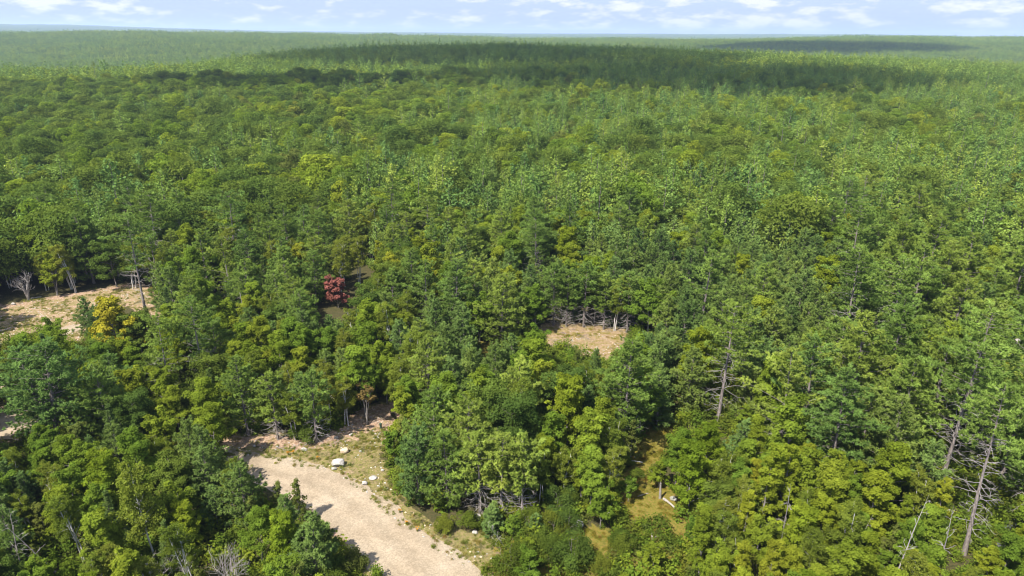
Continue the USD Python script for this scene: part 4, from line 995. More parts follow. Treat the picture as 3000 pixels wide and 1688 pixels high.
def fill(seed, n, dmin, dmax, pick, gap, limit):
    rng = np.random.default_rng(seed)
    cell = 6.0
    grid = {}
    for t in TREES:
        grid.setdefault((int(t['x'] // cell), int(t['y'] // cell)), []).append(t)
    made = 0
    Y = np.sqrt(rng.uniform(dmin ** 2, dmax ** 2, n))
    X = rng.uniform(-1.15, 1.15, n) * Y
    ok = in_frame(X, Y)
    X, Y = X[ok], Y[ok]
    Zs = terrain(X, Y)
    where_at = stands_at(project(np.c_[X, Y, Zs + (8 if gap > 0.5 else 1)]))
    foot = project(np.c_[X, Y, Zs])
    free = shapely.contains_xy(GROUND_FREE, foot[:, 0], foot[:, 1])
    for x, y, z, w, fr in zip(X, Y, Zs, where_at, free):
        key, s, where = pick(rng, w)
        if fr:
            continue
        _, h, R = KINDS[key]
        h, r = h * s, R * s
        cx, cy = int(x // cell), int(y // cell)
        bad = False
        for ix in (-1, 0, 1):
            for iy in (-1, 0, 1):
                for t in grid.get((cx + ix, cy + iy), ()):
                    dd = math.hypot(t['x'] - x, t['y'] - y)
                    if dd < (t['r'] + r) * gap or (dd < max(r, t['r']) * 0.45):
                        bad = True
        if not bad and gap > 0.5:              # low scrub only
            lp = project([[x, y, z], [x, y, z + h], [x, y, z + 0.6 * h]])
            bad = bool(shapely.contains_xy(LOW, lp[:, 0], lp[:, 1]).any())
        if bad or hides_open_ground(x, y, z, h, r):
            continue
        plant(key, x, y, s, rz=rng.uniform(0, 360), tilt=(rng.normal(0, 1.6), rng.normal(0, 1.6)))
        TREES[-1]['where'] = where
        grid.setdefault((cx, cy), []).append(TREES[-1])
        made += 1
        if made >= limit:
            break
    return made


def pick_tree(rng, w):
    mix, sz, where = stand(w)
    k = list(mix)
    p = np.array([mix[q] for q in k]); p = p / p.sum()
    fam = FAM[k[rng.choice(len(k), p=p)]]
    return fam[rng.integers(len(fam))], rng.uniform(*sz), where


def pick_small(rng, w):
    where = stand(w)[2]
    return ['shrub_0', 'shrub_1', 'shrub_2', 'shrub_3', 'sapling', 'young_small', 'sapling_olive'][rng.choice(7, p=[.24, .2, .14, .1, .14, .1, .08])], rng.uniform(0.7, 1.15), where


NEAR_END = 178.0
fill(101, 26000, 40, NEAR_END, pick_tree, 0.60, 1500)
fill(102, 14000, 40, 108, pick_small, 0.36, 420)

NAMES = {'pine': 'white_pine_tree', 'young': 'young_pine_tree', 'maple': 'maple_tree', 'oak': 'oak_tree', 'birch': 'birch_tree', 'poplar': 'poplar_tree', 'hemlock': 'hemlock_tree', 'tree': 'maple_tree', 'sapling': 'sapling', 'shrub': 'shrub', 'snag': 'snag', 'bare': 'dead_tree'}
LOOK = {'pine_broad': 'broad full white pine', 'pine_tall': 'tall white pine', 'pine_ragged': 'ragged gappy white pine', 'pine_layered': 'white pine with layered limbs', 'pine_high': 'high-crowned white pine', 'young_a': 'young conical pine',
        'young_b': 'small dense young pine', 'young_c': 'soft young pine', 'young_small': 'pine sapling', 'hemlock': 'dark narrow hemlock', 'maple_0': 'green maple', 'maple_1': 'tall green maple', 'maple_2': 'small round maple', 'maple_3': 'slender maple',
        'maple_lime': 'lime green maple', 'oak_0': 'round dark oak', 'oak_1': 'large rounded oak', 'oak_2': 'small rounded oak', 'birch_0': 'single-stemmed birch', 'birch_1': 'twin-stemmed birch', 'birch_2': 'many-stemmed birch', 'poplar_0': 'slim yellow poplar',
        'poplar_1': 'small slim poplar', 'poplar_broad': 'broad yellow-green poplar', 'tree_olive': 'olive-leaved tree', 'sapling_olive': 'slim olive sapling', 'shrub_0': 'green shrub', 'shrub_1': 'low green shrub', 'shrub_2': 'dark oak shrub', 'shrub_3': 'olive shrub', 'sapling': 'maple sapling'}


SURPLUS = []     # past 300 of a kind: joins the woods behind


PLACES = [(1460, 850, 'the brown clearing'), (1640, 1180, 'the mossy glade'), (1806, 1058, 'the bare-trunked pine'), (147, 1138, 'the forked pine'), (150, 800, 'the left clearing'), (285, 840, 'the yellow maple'), (845, 765, 'the red maple'),
          (903, 716, 'the white birch clump'), (760, 1112, 'the reddish bank'), (2425, 1395, 'the weathered pine'), (2412, 420, 'the dead grey crown'), (850, 1172, 'the slab boulder'), (1270, 1250, 'the dead-twigged stems'),
          (1090, 1440, 'the nearest road stretch'), (600, 1160, 'the road bend'), (1437, 300, 'the far pale snag'), (2265, 1250, 'the yellow poplar'), (72, 755, 'the dead clearing tree'), (1262, 840, 'the layered pine'), (337, 1390, 'the white-stemmed birch')]


def set_trees():
    spots = np.array([PT(px * K, py * K)[:2] for px, py, _ in PLACES])
    rest = TREES[N_LAND:]
    pos = np.array([[t['x'], t['y']] for t in rest])
    dist, near = cKDTree(spots).query(pos)
    groups = {}
    for t, d, i in zip(rest, dist, near):
        v = np.array([t['x'], t['y']]) - spots[i]
        a = math.degrees(math.atan2(v[1], v[0])) % 360
        way = ['right of', 'behind and right of', 'behind', 'behind and left of', 'left of', 'before and left of', 'before', 'before and right of'][int((a + 22.5) // 45) % 8]
        far = 'close ' if d < 7 else '' if d < 14 else 'some way ' if d < 24 else 'well ' if d < 38 else 'far ' if d < 54 else 'very far '
        t['d'] = d
        t['cat'] = 'shrub' if t['key'].startswith('shrub') else 'sapling' if t['key'].startswith(('sapling', 'young_small')) else 'tree'
        t['label'] = f"{LOOK[t['key']]} {far}{way} {PLACES[i][2]}"
        t['group'] = f"{t['cat']}s {t['where']}"
        groups.setdefault(t['label'], []).append(t)
    order = ['nearest', 'second nearest', 'third nearest', 'fourth nearest', 'fifth nearest', 'sixth nearest', 'seventh nearest', 'eighth nearest']
    for ts in groups.values():
        if 1 < len(ts) <= 8:
            for i, t in enumerate(sorted(ts, key=lambda t: t['d'])):
                t['label'] = f"{order[i]} {t['label']}"
    count = {}
    for t in sorted(TREES, key=lambda t: (TREES.index(t) >= N_LAND) * 1e6 + t['y']):
        path = KINDS[t['key']][0]
        name = t['name'] or NAMES[t['key'].split('_')[0]]
        if t['key'] == 'young_small' and not t['name']:
            name = 'pine_sapling'
        count[name] = count.get(name, 0) + 1
        if count[name] > 300:
            SURPLUS.append(t)
            continue
        s, sx = t['s'], t['sx'] or t['s']
        pr = xform(name, (t['x'], t['y'], t['z']), t['rz'], (sx, sx, s), t['tilt'])
        pr.GetReferences().AddInternalReference(path)
        pr.SetInstanceable(True)
        tag(pr, t['label'], t['cat'], t['group'])


set_trees()

# ------------------------------------------------------------------ woods farther back
def instancer(name, protos, idx, pos, yaw, scale, label, category, normal=None):
    path = f'/World/{fresh(name)}'
    pi = UsdGeom.PointInstancer.Define(stage, path)
    rel = pi.CreatePrototypesRel()
    for key, parts in protos:
        UsdGeom.Xform.Define(stage, f'{path}/{key}')
        for part, (m, mat) in parts.items():
            usdkit.mesh(stage, f'{path}/{key}/{part}', m, M[mat])
        rel.AddTarget(f'{path}/{key}')
    yaw = np.asarray(yaw, float)
    q = np.c_[np.cos(yaw / 2), 0 * yaw, 0 * yaw, np.sin(yaw / 2)]
    if normal is not None:       # lean each piece to the slope
        ax = np.cross([0, 0, 1.0], normal)
        sn = np.linalg.norm(ax, axis=1)
        an = np.arcsin(np.clip(sn, 0, 1))
        ax = ax / np.maximum(sn, 1e-9)[:, None]
        p = np.c_[np.cos(an / 2), ax * np.sin(an / 2)[:, None]]
        w1, x1, y1, z1 = p.T; w2, x2, y2, z2 = q.T
        q = np.c_[w1 * w2 - x1 * x2 - y1 * y2 - z1 * z2, w1 * x2 + x1 * w2 + y1 * z2 - z1 * y2, w1 * y2 - x1 * z2 + y1 * w2 + z1 * x2, w1 * z2 + x1 * y2 - y1 * x2 + z1 * w2]
    pi.CreateProtoIndicesAttr(Vt.IntArray.FromNumpy(np.asarray(idx, np.int32)))
    pi.CreatePositionsAttr(Vt.Vec3fArray.FromNumpy(np.asarray(pos, np.float32)))
    pi.CreateOrientationsAttr(Vt.QuathArray([Gf.Quath(*map(float, r)) for r in q]))
    pi.CreateScalesAttr(Vt.Vec3fArray.FromNumpy(np.asarray(scale, np.float32)))
    tag(pi.GetPrim(), label, category, kind='stuff')
    return pi


def jittered(dmin, dmax, step, rng, spread=0.82, extra=30):
    xs = np.arange(-spread * dmax - extra, spread * dmax + extra, step)
    ys = np.arange(0, dmax, step)
    X, Y = np.meshgrid(xs, ys)
    X = X + (np.arange(len(ys)) % 2)[:, None] * step / 2
    p = np.stack([X.ravel(), Y.ravel()], 1) + rng.uniform(-.58, .58, (X.size, 2)) * step
    r = np.hypot(p[:, 0], p[:, 1])
    return p[(r > dmin) & (r < dmax) & (np.abs(p[:, 0]) < spread * p[:, 1] + extra)]


MID_END = 640.0


def middle_woods():
    rng = np.random.default_rng(7)
    keys = list(MED)
    p = jittered(NEAR_END - 1, MID_END, 5.9, rng)
    lone = [(t['x'], t['y'], t['r']) for t in TREES if t['y'] > NEAR_END - 6]
    if lone:
        lt = np.array(lone)
        d, i = cKDTree(lt[:, :2]).query(p)
        p = p[d > lt[i, 2] * 0.6 + 1.2]
    z = terrain(p[:, 0], p[:, 1])
    # what grows where drifts over the hills
    conif = meshkit.fbm(np.c_[p / 70, 0 * z + 2.5], 3, 3) + 0.10 * np.sin(p[:, 0] / 240)
    warm = meshkit.fbm(np.c_[p / 110, 0 * z + 7.5], 3, 8)
    az = p[:, 0] / p[:, 1]
    u = rng.random(len(p))
    idx = np.zeros(len(p), int)
    for j in range(len(p)):
        wp = np.clip(0.30 + 3.4 * (conif[j] - 0.5) + (0.07 if az[j] > -0.05 else -0.10), 0.03, 0.85)
        if u[j] < wp:
            idx[j] = keys.index(['pine_a', 'pine_b', 'pine_c', 'pine_d'][rng.choice(4, p=[.36, .22, .2, .22])])
        else:
            ww = np.clip(0.30 + 2.4 * (warm[j] - 0.5) + (0.10 if az[j] > 0 else -0.12), 0.0, 0.8)
            if rng.random() < ww:
                idx[j] = keys.index(['maple_a', 'maple_b', 'birch_a', 'poplar_a', 'olive_a'][rng.choice(5, p=[.36, .32, .14, .06, .12])])
            else:
                idx[j] = keys.index(['oak_a', 'oak_b', 'maple_a'][rng.choice(3, p=[.42, .36, .22])])
    s = np.clip(rng.normal(0.95, 0.17, len(p)), 0.55, 1.4)
    more = {'young': 'pine_c', 'pine': 'pine_a', 'maple': 'maple_a', 'oak': 'oak_a', 'birch': 'birch_a', 'poplar': 'poplar_a', 'hemlock': 'pine_c'}
    ex = [t for t in SURPLUS if t['key'].split('_')[0] in more]
    if ex:
        p = np.vstack([p, [[t['x'], t['y']] for t in ex]]); z = np.r_[z, [t['z'] for t in ex]]; s = np.r_[s, [0.9 * t['s'] for t in ex]]
        idx = np.r_[idx, [keys.index(more[t['key'].split('_')[0]]) for t in ex]]
    sc = np.stack([s * rng.uniform(0.9, 1.12, len(p)), s * rng.uniform(0.9, 1.12, len(p)), s * rng.uniform(0.88, 1.15, len(p))], 1)
    instancer('middle_forest', list(MED.items()), idx, np.c_[p, z - 0.1], rng.uniform(0, 6.28, len(p)), sc, 'unbroken mixed pine, oak and maple woods covering the middle distance', 'forest')


def simple_tree(rng, kind, scale, faces, leaf):
    """A far tree: a handful of sprays, still ragged."""
    h, R = {'pine': (16, 3.9), 'spire': (19, 3.6), 'oak': (12.5, 5.0), 'maple': (13.5, 4.0)}[kind]
    h, R = h * scale, R * scale
    n = faces
    d = norm(rng.normal(size=(n, 3)) + [0, 0, 0.35])
    if kind in ('pine', 'spire'):
        t = rng.random(n) ** 0.8
        zz = h * (1 - 0.86 * t)
        rr = R * (0.12 + 0.88 * np.minimum(1, t * 1.5)) * rng.uniform(0.5, 1.05, n)
        a = rng.uniform(0, 6.28, n)
        C = np.c_[np.cos(a) * rr, np.sin(a) * rr, zz]
        N = norm(np.c_[np.cos(a) * 0.4, np.sin(a) * 0.4, 0 * a + 0.5] + rng.normal(0, .6, (n, 3)))
    else:
        lob = 0.72 + 0.5 * meshkit.noise(d * 1.8 + rng.uniform(0, 99), 3)
        C = d * (lob * rng.uniform(0.5, 1.04, n))[:, None] * [R, R, h * 0.40] + [0, 0, h * 0.60]
        N = norm(d * 0.6 + [0, 0, 0.25] + rng.normal(0, .6, (n, 3)))
    return quads(C, N, leaf * rng.uniform(0.7, 1.3, n), rng, 0.75)


def patch(seed, size, step, faces, leaf, conif, extra_h=1.0):
    rng = np.random.default_rng(seed)
    m = int(size / step)
    g = (np.arange(m) + 0.5) * step - size / 2
    X, Y = np.meshgrid(g, g)
    p = np.stack([X.ravel(), Y.ravel()], 1) + rng.uniform(-.45, .45, (m * m, 2)) * step
    parts = {k: MB() for k in ('conifer_crowns', 'oak_crowns', 'maple_crowns')}
    field = meshkit.fbm(np.c_[p / 38, 0 * p[:, :1] + seed * 3.3], 3, seed)
    for q, fl in zip(p, field):
        if rng.random() < np.clip(conif + 2.2 * (fl - 0.5), 0.04, 0.95):
            kind, part = ('spire' if rng.random() < 0.07 else 'pine'), 'conifer_crowns'
        else:
            kind, part = ('oak', 'oak_crowns') if rng.random() < 0.55 else ('maple', 'maple_crowns')
        v, f = simple_tree(rng, kind, rng.uniform(0.68, 1.22) * extra_h, faces, leaf)
        parts[part].add(v + [q[0], q[1], 0], f)
    mats = {'conifer_crowns': 'pine', 'oak_crowns': 'oak', 'maple_crowns': 'maple'}
    return {k: (b.mesh(), mats[k]) for k, b in parts.items() if b.n}


def slope_normal(p, e=25.0):
    zx = (terrain(p[:, 0] + e, p[:, 1]) - terrain(p[:, 0] - e, p[:, 1])) / (2 * e)
    zy = (terrain(p[:, 0], p[:, 1] + e) - terrain(p[:, 0], p[:, 1] - e)) / (2 * e)
    return norm(np.stack([-zx, -zy, np.ones(len(p))], 1))


def far_woods(name, dmin, dmax, size, protos, label, seed):
    rng = np.random.default_rng(seed)
    xs = np.arange(-0.85 * dmax, 0.85 * dmax, size)
    ys = np.arange(0, dmax, size)
    X, Y = np.meshgrid(xs, ys)
    p = np.stack([X.ravel(), Y.ravel()], 1)
    r = np.hypot(p[:, 0], p[:, 1])
    p = p[(r > dmin) & (r < dmax) & (np.abs(p[:, 0]) < 0.82 * p[:, 1] + size)]
    # leave out what lies out of sight behind the ridges (with a wide margin)
    z = terrain(p[:, 0], p[:, 1])
    d = np.hypot(p[:, 0], p[:, 1])
    keep = np.ones(len(p), bool)
    for f in np.linspace(0.12, 0.97, 40):
        zz = terrain(p[:, 0] * f, p[:, 1] * f)
        line = (CAM_H + 25) + (z + 22 - (CAM_H + 25)) * f
        keep &= zz < line
    p, z = p[keep], z[keep]
    yaw = rng.integers(0, 4, len(p)) * math.pi / 2
    sc = np.stack([np.full(len(p), 1.04)] * 2 + [rng.uniform(0.86, 1.14, len(p))], 1)
    instancer(name, protos, rng.integers(0, len(protos), len(p)), np.c_[p, z - 0.5], yaw, sc, label, 'forest', slope_normal(p))
    return len(p)


middle_woods()
far_woods('distant_forest', MID_END - 25, 2900, 60, [(f'patch_{"abcdefgh"[i]}', patch(200 + i, 60, 7.2, 120, 1.1, c)) for i, c in enumerate([0.2, 0.38, 0.6, 0.3, 0.45, 0.25])], 'dense green woods clothing the ridges of the distance', 31)
far_woods('horizon_forest', 2850, 13000, 150, [(f'patch_{"abcdefgh"[i]}', patch(300 + i, 150, 9.0, 30, 2.4, c, 1.15)) for i, c in enumerate([0.4, 0.6, 0.3])], 'bluish woods of the farthest ridges under the skyline', 33)

# ------------------------------------------------------------------ stones, logs and small things of the open ground (pixels of the 3000-wide photograph)
def size_at(px, py, w):
    """Metres that w pixels span at the ground seen at a pixel."""
    p = PT(px, py)
    return w / F * float((p - EYE) @ _f), p


def rock(seed, w, d, h):
    rng = np.random.default_rng(seed)
    m = trimesh.creation.icosphere(3)
    v = np.array(m.vertices)
    cuts = norm(rng.normal(size=(9, 3)))
    for c in cuts:                                            # flat broken faces
        k = v @ c
        lim = rng.uniform(0.62, 0.92)
        v = np.where((k > lim)[:, None], v - (k - lim)[:, None] * c * 0.92, v)
    v = v * (0.92 + 0.16 * meshkit.fbm(v * 3.1 + seed, 3, seed))[:, None]
    return v * [w / 2, d / 2, h / 2], np.array(m.faces)


ROCKS = [   # px, py of its middle, width in pixels, height/width, material, label
    (993, 1362, 42, 0.55, 'rock', 'large pale slab boulder at the road edge, biggest of the stones there'),
    (978, 1375, 18, 0.5, 'rock', 'small pale stone at the foot of the large slab boulder'),
    (1010, 1325, 26, 0.7, 'tanrock', 'tan lumpy boulder up the verge behind the large slab'),
    (1092, 1403, 26, 0.45, 'rock', 'long pale stone at the near left foot of the tree clump'),
    (1068, 1420, 20, 0.7, 'rock', 'upright broken stone at the road edge below the long pale stone'),
    (1056, 1324, 9, 0.7, 'rock', 'white cobble on the grassy verge right of the tan boulder'),
    (1120, 1380, 12, 0.6, 'rock', 'grey stone half under the left side of the clump'),
    (985, 1285, 14, 0.7, 'rock', 'pale stone under the last pine of the reddish bank'),
    (1028, 1276, 12, 0.7, 'rock', 'pair of pale stone lumps beside the bare soil patch'),
    (1397, 1523, 30, 0.7, 'rock', 'pale stone between the two shrubs and the dead leaning birch'),
    (1391, 1562, 20, 0.5, 'rock', 'flat stone in front of the shrubs under the dead leaning birch'),
    (1697, 1542, 26, 1.0, 'rock', 'tall pale boulder among the dark shrubs at the bottom centre'),
    (1838, 1411, 20, 0.7, 'rock', 'pinkish grey stone at the left of the mossy glade'),
    (1808, 1396, 20, 0.7, 'rock', 'dark grey stone in the shade left of the pinkish one'),
    (1862, 1341, 9, 0.7, 'rock', 'small white stone behind the white log on the glade'),
    (2047, 1345, 34, 0.95, 'rock', 'big grey boulder half hidden by shrubs right of the glade'),
    (1974, 1464, 24, 0.5, 'rock', 'low grey stone beside the split log on the glade'),
    (2092, 1666, 18, 0.8, 'rock', 'grey stone at the bottom edge among yellow-green maples'),
    (745, 1308, 10, 0.6, 'rock', 'pale stone low on the reddish bank'),
    (812, 1310, 9, 0.6, 'rock', 'white stone on the reddish bank below the bare-stemmed pines'),
    (892, 1318, 22, 0.3, 'rock', 'flat pale stone group at the road side of the bank'),
    (40, 893, 14, 0.6, 'rock', 'white stone at the back of the left clearing'),
    (2992, 972, 80, 0.7, 'rock', 'pale ledge of rock at the right edge of the picture'),
    (2996, 1018, 90, 0.4, 'rock', 'white flat ledge below the pale one at the right edge'),
    (2972, 1050, 46, 0.5, 'rock', 'pale broken stone below the ledges at the right edge'),
]
for i, (px, py, w, k, mat, label) in enumerate(ROCKS):
    W, p = size_at(px, py, w)
    rng = np.random.default_rng(500 + i)
    H = W * k
    x = xform('boulder' if W > 0.9 else 'stone', (p[0], p[1], p[2] + H * 0.28), rng.uniform(-25, 25))
    v, f = rock(600 + i, W, W * rng.uniform(0.6, 0.85), H * 1.15)
    nm = x.GetPath()
    stage.RemovePrim(nm)
    a = math.radians(rng.uniform(-20, 20))
    v = v @ np.array([[math.cos(a), math.sin(a), 0], [-math.sin(a), math.cos(a), 0], [0, 0, 1]]) + [p[0], p[1], p[2] + H * 0.30]
    pr = usdkit.mesh(stage, str(nm), (v, f), M[mat], 40).GetPrim()
    tag(pr, label, 'rock')

LOGS = [   # two ends, radius, material, name, label
    ((1849, 1352), (1882, 1356), 0.09, 'bark_birch', 'log', 'short white log lying across the mossy glade'),
    ((1944, 1464), (1977, 1491), 0.17, 'dead', 'log', 'grey split log lying beside the broken post'),
    ((1868, 1456), (1899, 1446), 0.07, 'dead', 'log', 'thin curved log left of the broken post on the glade'),
    ((91, 876), (122, 871), 0.12, 'dead', 'log', 'pale log at the foot of the dead tree on the left clearing'),
    ((60, 1274), (100, 1295), 0.10, 'dead', 'fallen_branch', 'pale fallen limb left of the forked pine'),
    ((211, 1325), (240, 1317), 0.10, 'dead', 'fallen_branch', 'pale fallen limb right of the forked pine'),
    ((968, 1657), (1024, 1640), 0.09, 'bark_birch', 'fallen_branch', 'white broken birch limb under the grey-olive bush at the road'),
    ((718, 1300), (730, 1280), 0.05, 'twig', 'fallen_branch', 'dark stick standing out of the reddish bank at left'),
    ((806, 1284), (850, 1278), 0.05, 'twig', 'fallen_branch', 'brown stick lying along the middle of the reddish bank'),
    ((892, 1306), (925, 1290), 0.06, 'dead', 'fallen_branch', 'pale stick at the foot of the grey-stemmed pine on the bank'),
    ((742, 1286), (760, 1272), 0.04, 'twig', 'fallen_branch', 'thin stick below the left pine of the bank'),
    ((765, 1305), (780, 1308), 0.05, 'dead', 'fallen_branch', 'short pale stick low on the reddish bank'),
    ((1082, 1222), (1100, 1232), 0.05, 'twig', 'fallen_branch', 'brushy stick on the soil above the green utility post'),
    ((1628, 1508), (1660, 1487), 0.06, 'dead', 'fallen_branch', 'pale stick leaning under the glossy oak shrub'),
    ((1800, 1478), (1826, 1474), 0.05, 'twig', 'fallen_branch', 'brown sticks in the shade of the low maple sapling'),
    ((1908, 1552), (1914, 1600), 0.10, 'dead', 'log', 'narrow rotten log among shrubs below the mossy glade'),
]
for i, (a, b, r, mat, name, label) in enumerate(LOGS):
    rng = np.random.default_rng(700 + i)
    p, q = PT(*a), PT(*b)
    p[2] += r * 0.8; q[2] += r * 0.8
    t = np.linspace(0, 1, 8)[:, None]
    pts = p + (q - p) * t + np.sin(t * np.pi) * np.r_[rng.normal(0, 0.04, 2), 0.03] * np.linalg.norm(q - p)
    mb = MB().add(*tube(pts, r * np.linspace(1.0, 0.62, 8) * rng.uniform(0.92, 1.08, 8), 8))
    for k in range(3 if name == 'fallen_branch' else 1):
        s = rng.uniform(0.3, 0.9)
        c = p + (q - p) * s
        d = norm((q - p) * 0.8 + rng.normal(0, 0.5, 3) * np.linalg.norm(q - p)); d[2] = abs(d[2]) * 0.7
        mb.add(*limb(c, c + d * np.linalg.norm(q - p) * rng.uniform(0.15, 0.35), r * 0.4, 0.01, rng, n=3, sides=4)[1])
    tag(obj(name, mb.mesh(), M[mat]), label, 'log' if name == 'log' else 'branch')

# the broken post on the glade, and the green utility post on the bank
p = PT(1934, 1460)
rng = np.random.default_rng(9)
pts = np.c_[np.linspace(0, -0.12, 7), np.zeros(7), np.linspace(-0.1, 2.3, 7)]
mb = MB().add(*tube(pts + p, 0.17 * np.linspace(1.15, 0.62, 7) * rng.uniform(0.93, 1.07, 7), 9))
mb.add(*tube([p + [-0.12, 0, 2.2], p + [-0.16, 0.02, 2.55]], [0.07, 0.015], 5))
tag(obj('stump', mb.mesh(), M['bark_grey']), 'tall broken grey stump standing on the mossy glade', 'stump')
p = PT(1116, 1256)
post = xform('utility_post', p, 20)
bp = str(post.GetPath())
prof = [(0.0, -0.1), (0.15, -0.1), (0.15, 0.62)]
usdkit.mesh(stage, bp + '/body', trimesh.creation.revolve(np.array(prof), sections=20), M['pedestal'], 35)
cap = trimesh.creation.revolve(np.array([(0.17, 0.625), (0.185, 0.66), (0.185, 0.86), (0.15, 0.93), (0.08, 0.965), (0.0, 0.972)]), sections=20)
usdkit.mesh(stage, bp + '/cap', cap, M['pedestal'], 35)
usdkit.mesh(stage, bp + '/band', trimesh.creation.revolve(np.array([(0.155, 0.52), (0.165, 0.54), (0.165, 0.6), (0.155, 0.615)]), sections=20), M['dark'], 35)
tag(post, 'dark green utility post with domed cap on the bare soil of the bank', 'utility post')

# goldenrod in flower along the road
GOLD = [(845, 1333, 'left of two goldenrod clumps side by side on the left verge'), (859, 1331, 'right of two goldenrod clumps side by side on the left verge'), (932, 1347, 'lone goldenrod clump left of the large slab boulder'),
        (1172, 1503, 'goldenrod clump on the right verge, farthest of three there'), (1192, 1538, 'goldenrod clump on the right verge, middle one of three'), (1222, 1557, 'goldenrod clump on the right verge, nearest of three')]
for i, (px, py, label) in enumerate(GOLD):
    p = PT(px, py)
    rng = np.random.default_rng(800 + i)
    x = xform('goldenrod', p, 0, (0.62, 0.62, 0.62))
    st, lf = MB(), []
    C = []
    for k in range(9):
        a, l = rng.uniform(0, 6.28), rng.uniform(0.05, 0.34)
        h = rng.uniform(0.65, 1.0)
        base, top = np.array([0.3 * l * math.cos(a), 0.3 * l * math.sin(a), -0.05]), np.array([l * math.cos(a), l * math.sin(a), h])
        st.add(*tube([base, (base + top) / 2, top], [0.012, 0.01, 0.006], 4))
        C.append(top + rng.normal(0, 0.07, (26, 3)) * [1, 1, 0.8])
        lf.append(base + (top - base) * rng.uniform(0.15, 0.85, (14, 1)) + rng.normal(0, 0.06, (14, 3)))
    C, Lf = np.vstack(C), np.vstack(lf)
    usdkit.mesh(stage, f'{x.GetPath()}/stem', st.mesh(), M['grass'])
    usdkit.mesh(stage, f'{x.GetPath()}/leaves', quads(Lf, norm(rng.normal(size=Lf.shape) + [0, 0, 0.6]), 0.13, rng, 0.35), M['shrub'])
    usdkit.mesh(stage, f'{x.GetPath()}/flower_head', quads(C, norm(rng.normal(size=C.shape) + [0, 0, 0.8]), 0.085, rng, 0.8), M['petal'])
    tag(x, label, 'wildflower', 'goldenrod clumps along the gravel road')


# ------------------------------------------------------------------ what nobody could count
def sample(zone, n, seed, dmax=175):
    """Random ground points inside an outline of the photograph."""
    rng = np.random.default_rng(seed)
    y = np.sqrt(rng.uniform(38 ** 2, dmax ** 2, n))
    x = rng.uniform(-0.95, 0.95, n) * y
    p = np.c_[x, y, terrain(x, y)]
    px = project(p)
    return p[inside(zone, px)], rng


def grass_tuft(seed, n=46, h=0.42, r=0.22, w=0.035):
    rng = np.random.default_rng(seed)
    C = np.c_[rng.normal(0, r * 0.5, (n, 2)), np.zeros(n) - 0.02]
    D = norm(np.c_[C[:, :2] * 1.6 + rng.normal(0, 0.28, (n, 2)), np.ones(n)])
    return needles(C, D, h * rng.uniform(0.5, 1.2, n), w, rng)


def low_plant(seed, n=110, h=0.5, r=0.42, leaf=0.13):
    rng = np.random.default_rng(seed)
    d = norm(rng.normal(size=(n, 3))); d[:, 2] = np.abs(d[:, 2])
    C = d * rng.uniform(0.4, 1.0, (n, 1)) * [r, r, h]
    return quads(C, norm(d * 0.5 + [0, 0, 0.6] + rng.normal(0, .5, (n, 3))), leaf * rng.uniform(0.7, 1.3, n), rng, 0.6)


def scatter(name, protos, p, rng, smin, smax, label, category):
    n = len(p)
    s = rng.uniform(smin, smax, n)
    instancer(name, protos, rng.integers(0, len(protos), n), p, rng.uniform(0, 6.28, n), np.stack([s * rng.uniform(.8, 1.25, n), s * rng.uniform(.8, 1.25, n), s * rng.uniform(0.7, 1.3, n)], 1), label, category)


def clumpy(p, scale, thr, seed):
    return p[meshkit.fbm(np.c_[p[:, :2] / scale, 0 * p[:, 0] + seed], 3, seed) > thr]


NOROAD = shapely.union_all([Z_VERGE, Z_LEFT]).difference(Z_ROAD.buffer(2)).difference(Z_DIRTUP)
p, rng = sample(NOROAD.buffer(6), 90000, 41)
p = clumpy(p, 2.6, 0.46, 5)
q, _ = sample(Z_ROAD.buffer(12).difference(Z_ROAD.buffer(-9)), 60000, 42)
p = np.vstack([p, clumpy(q, 1.6, 0.56, 6)])
q, _ = sample(Z_DIRTUP, 20000, 43)
p = np.vstack([p, clumpy(q, 1.8, 0.64, 7)])
scatter('grass', [('tuft_a', {'blades': (grass_tuft(1), 'grass')}), ('tuft_b', {'blades': (grass_tuft(2, 34, 0.3, 0.3), 'grass')}), ('tuft_c', {'blades': (low_plant(3, 60, 0.28, 0.26, 0.10), 'grass')})], p, rng, 0.6, 1.25, 'dry and green grass in ragged tufts on the road verges and clearings', 'grass')
p, rng = sample(shapely.union_all([Z_GLADE.buffer(22), Z_LOW]), 70000, 44)
p = clumpy(p, 2.2, 0.42, 8)
q, _ = sample(shapely.union_all([Z_CLEAR, Z_STRIP]), 40000, 45)
p = np.vstack([p, clumpy(q, 2.4, 0.55, 9)])
q, _ = sample(Z_VERGE.difference(Z_ROAD), 30000, 48)
p = np.vstack([p, clumpy(q, 3.0, 0.6, 19)])
scatter('groundcover', [('clump_a', {'leaves': (low_plant(5, 90, 0.34, 0.42, 0.11), 'moss')}), ('clump_b', {'leaves': (low_plant(6, 70, 0.22, 0.5, 0.10), 'moss')})], p, rng, 0.5, 1.1, 'olive and ochre groundcover carpeting the glade and clearing', 'groundcover')
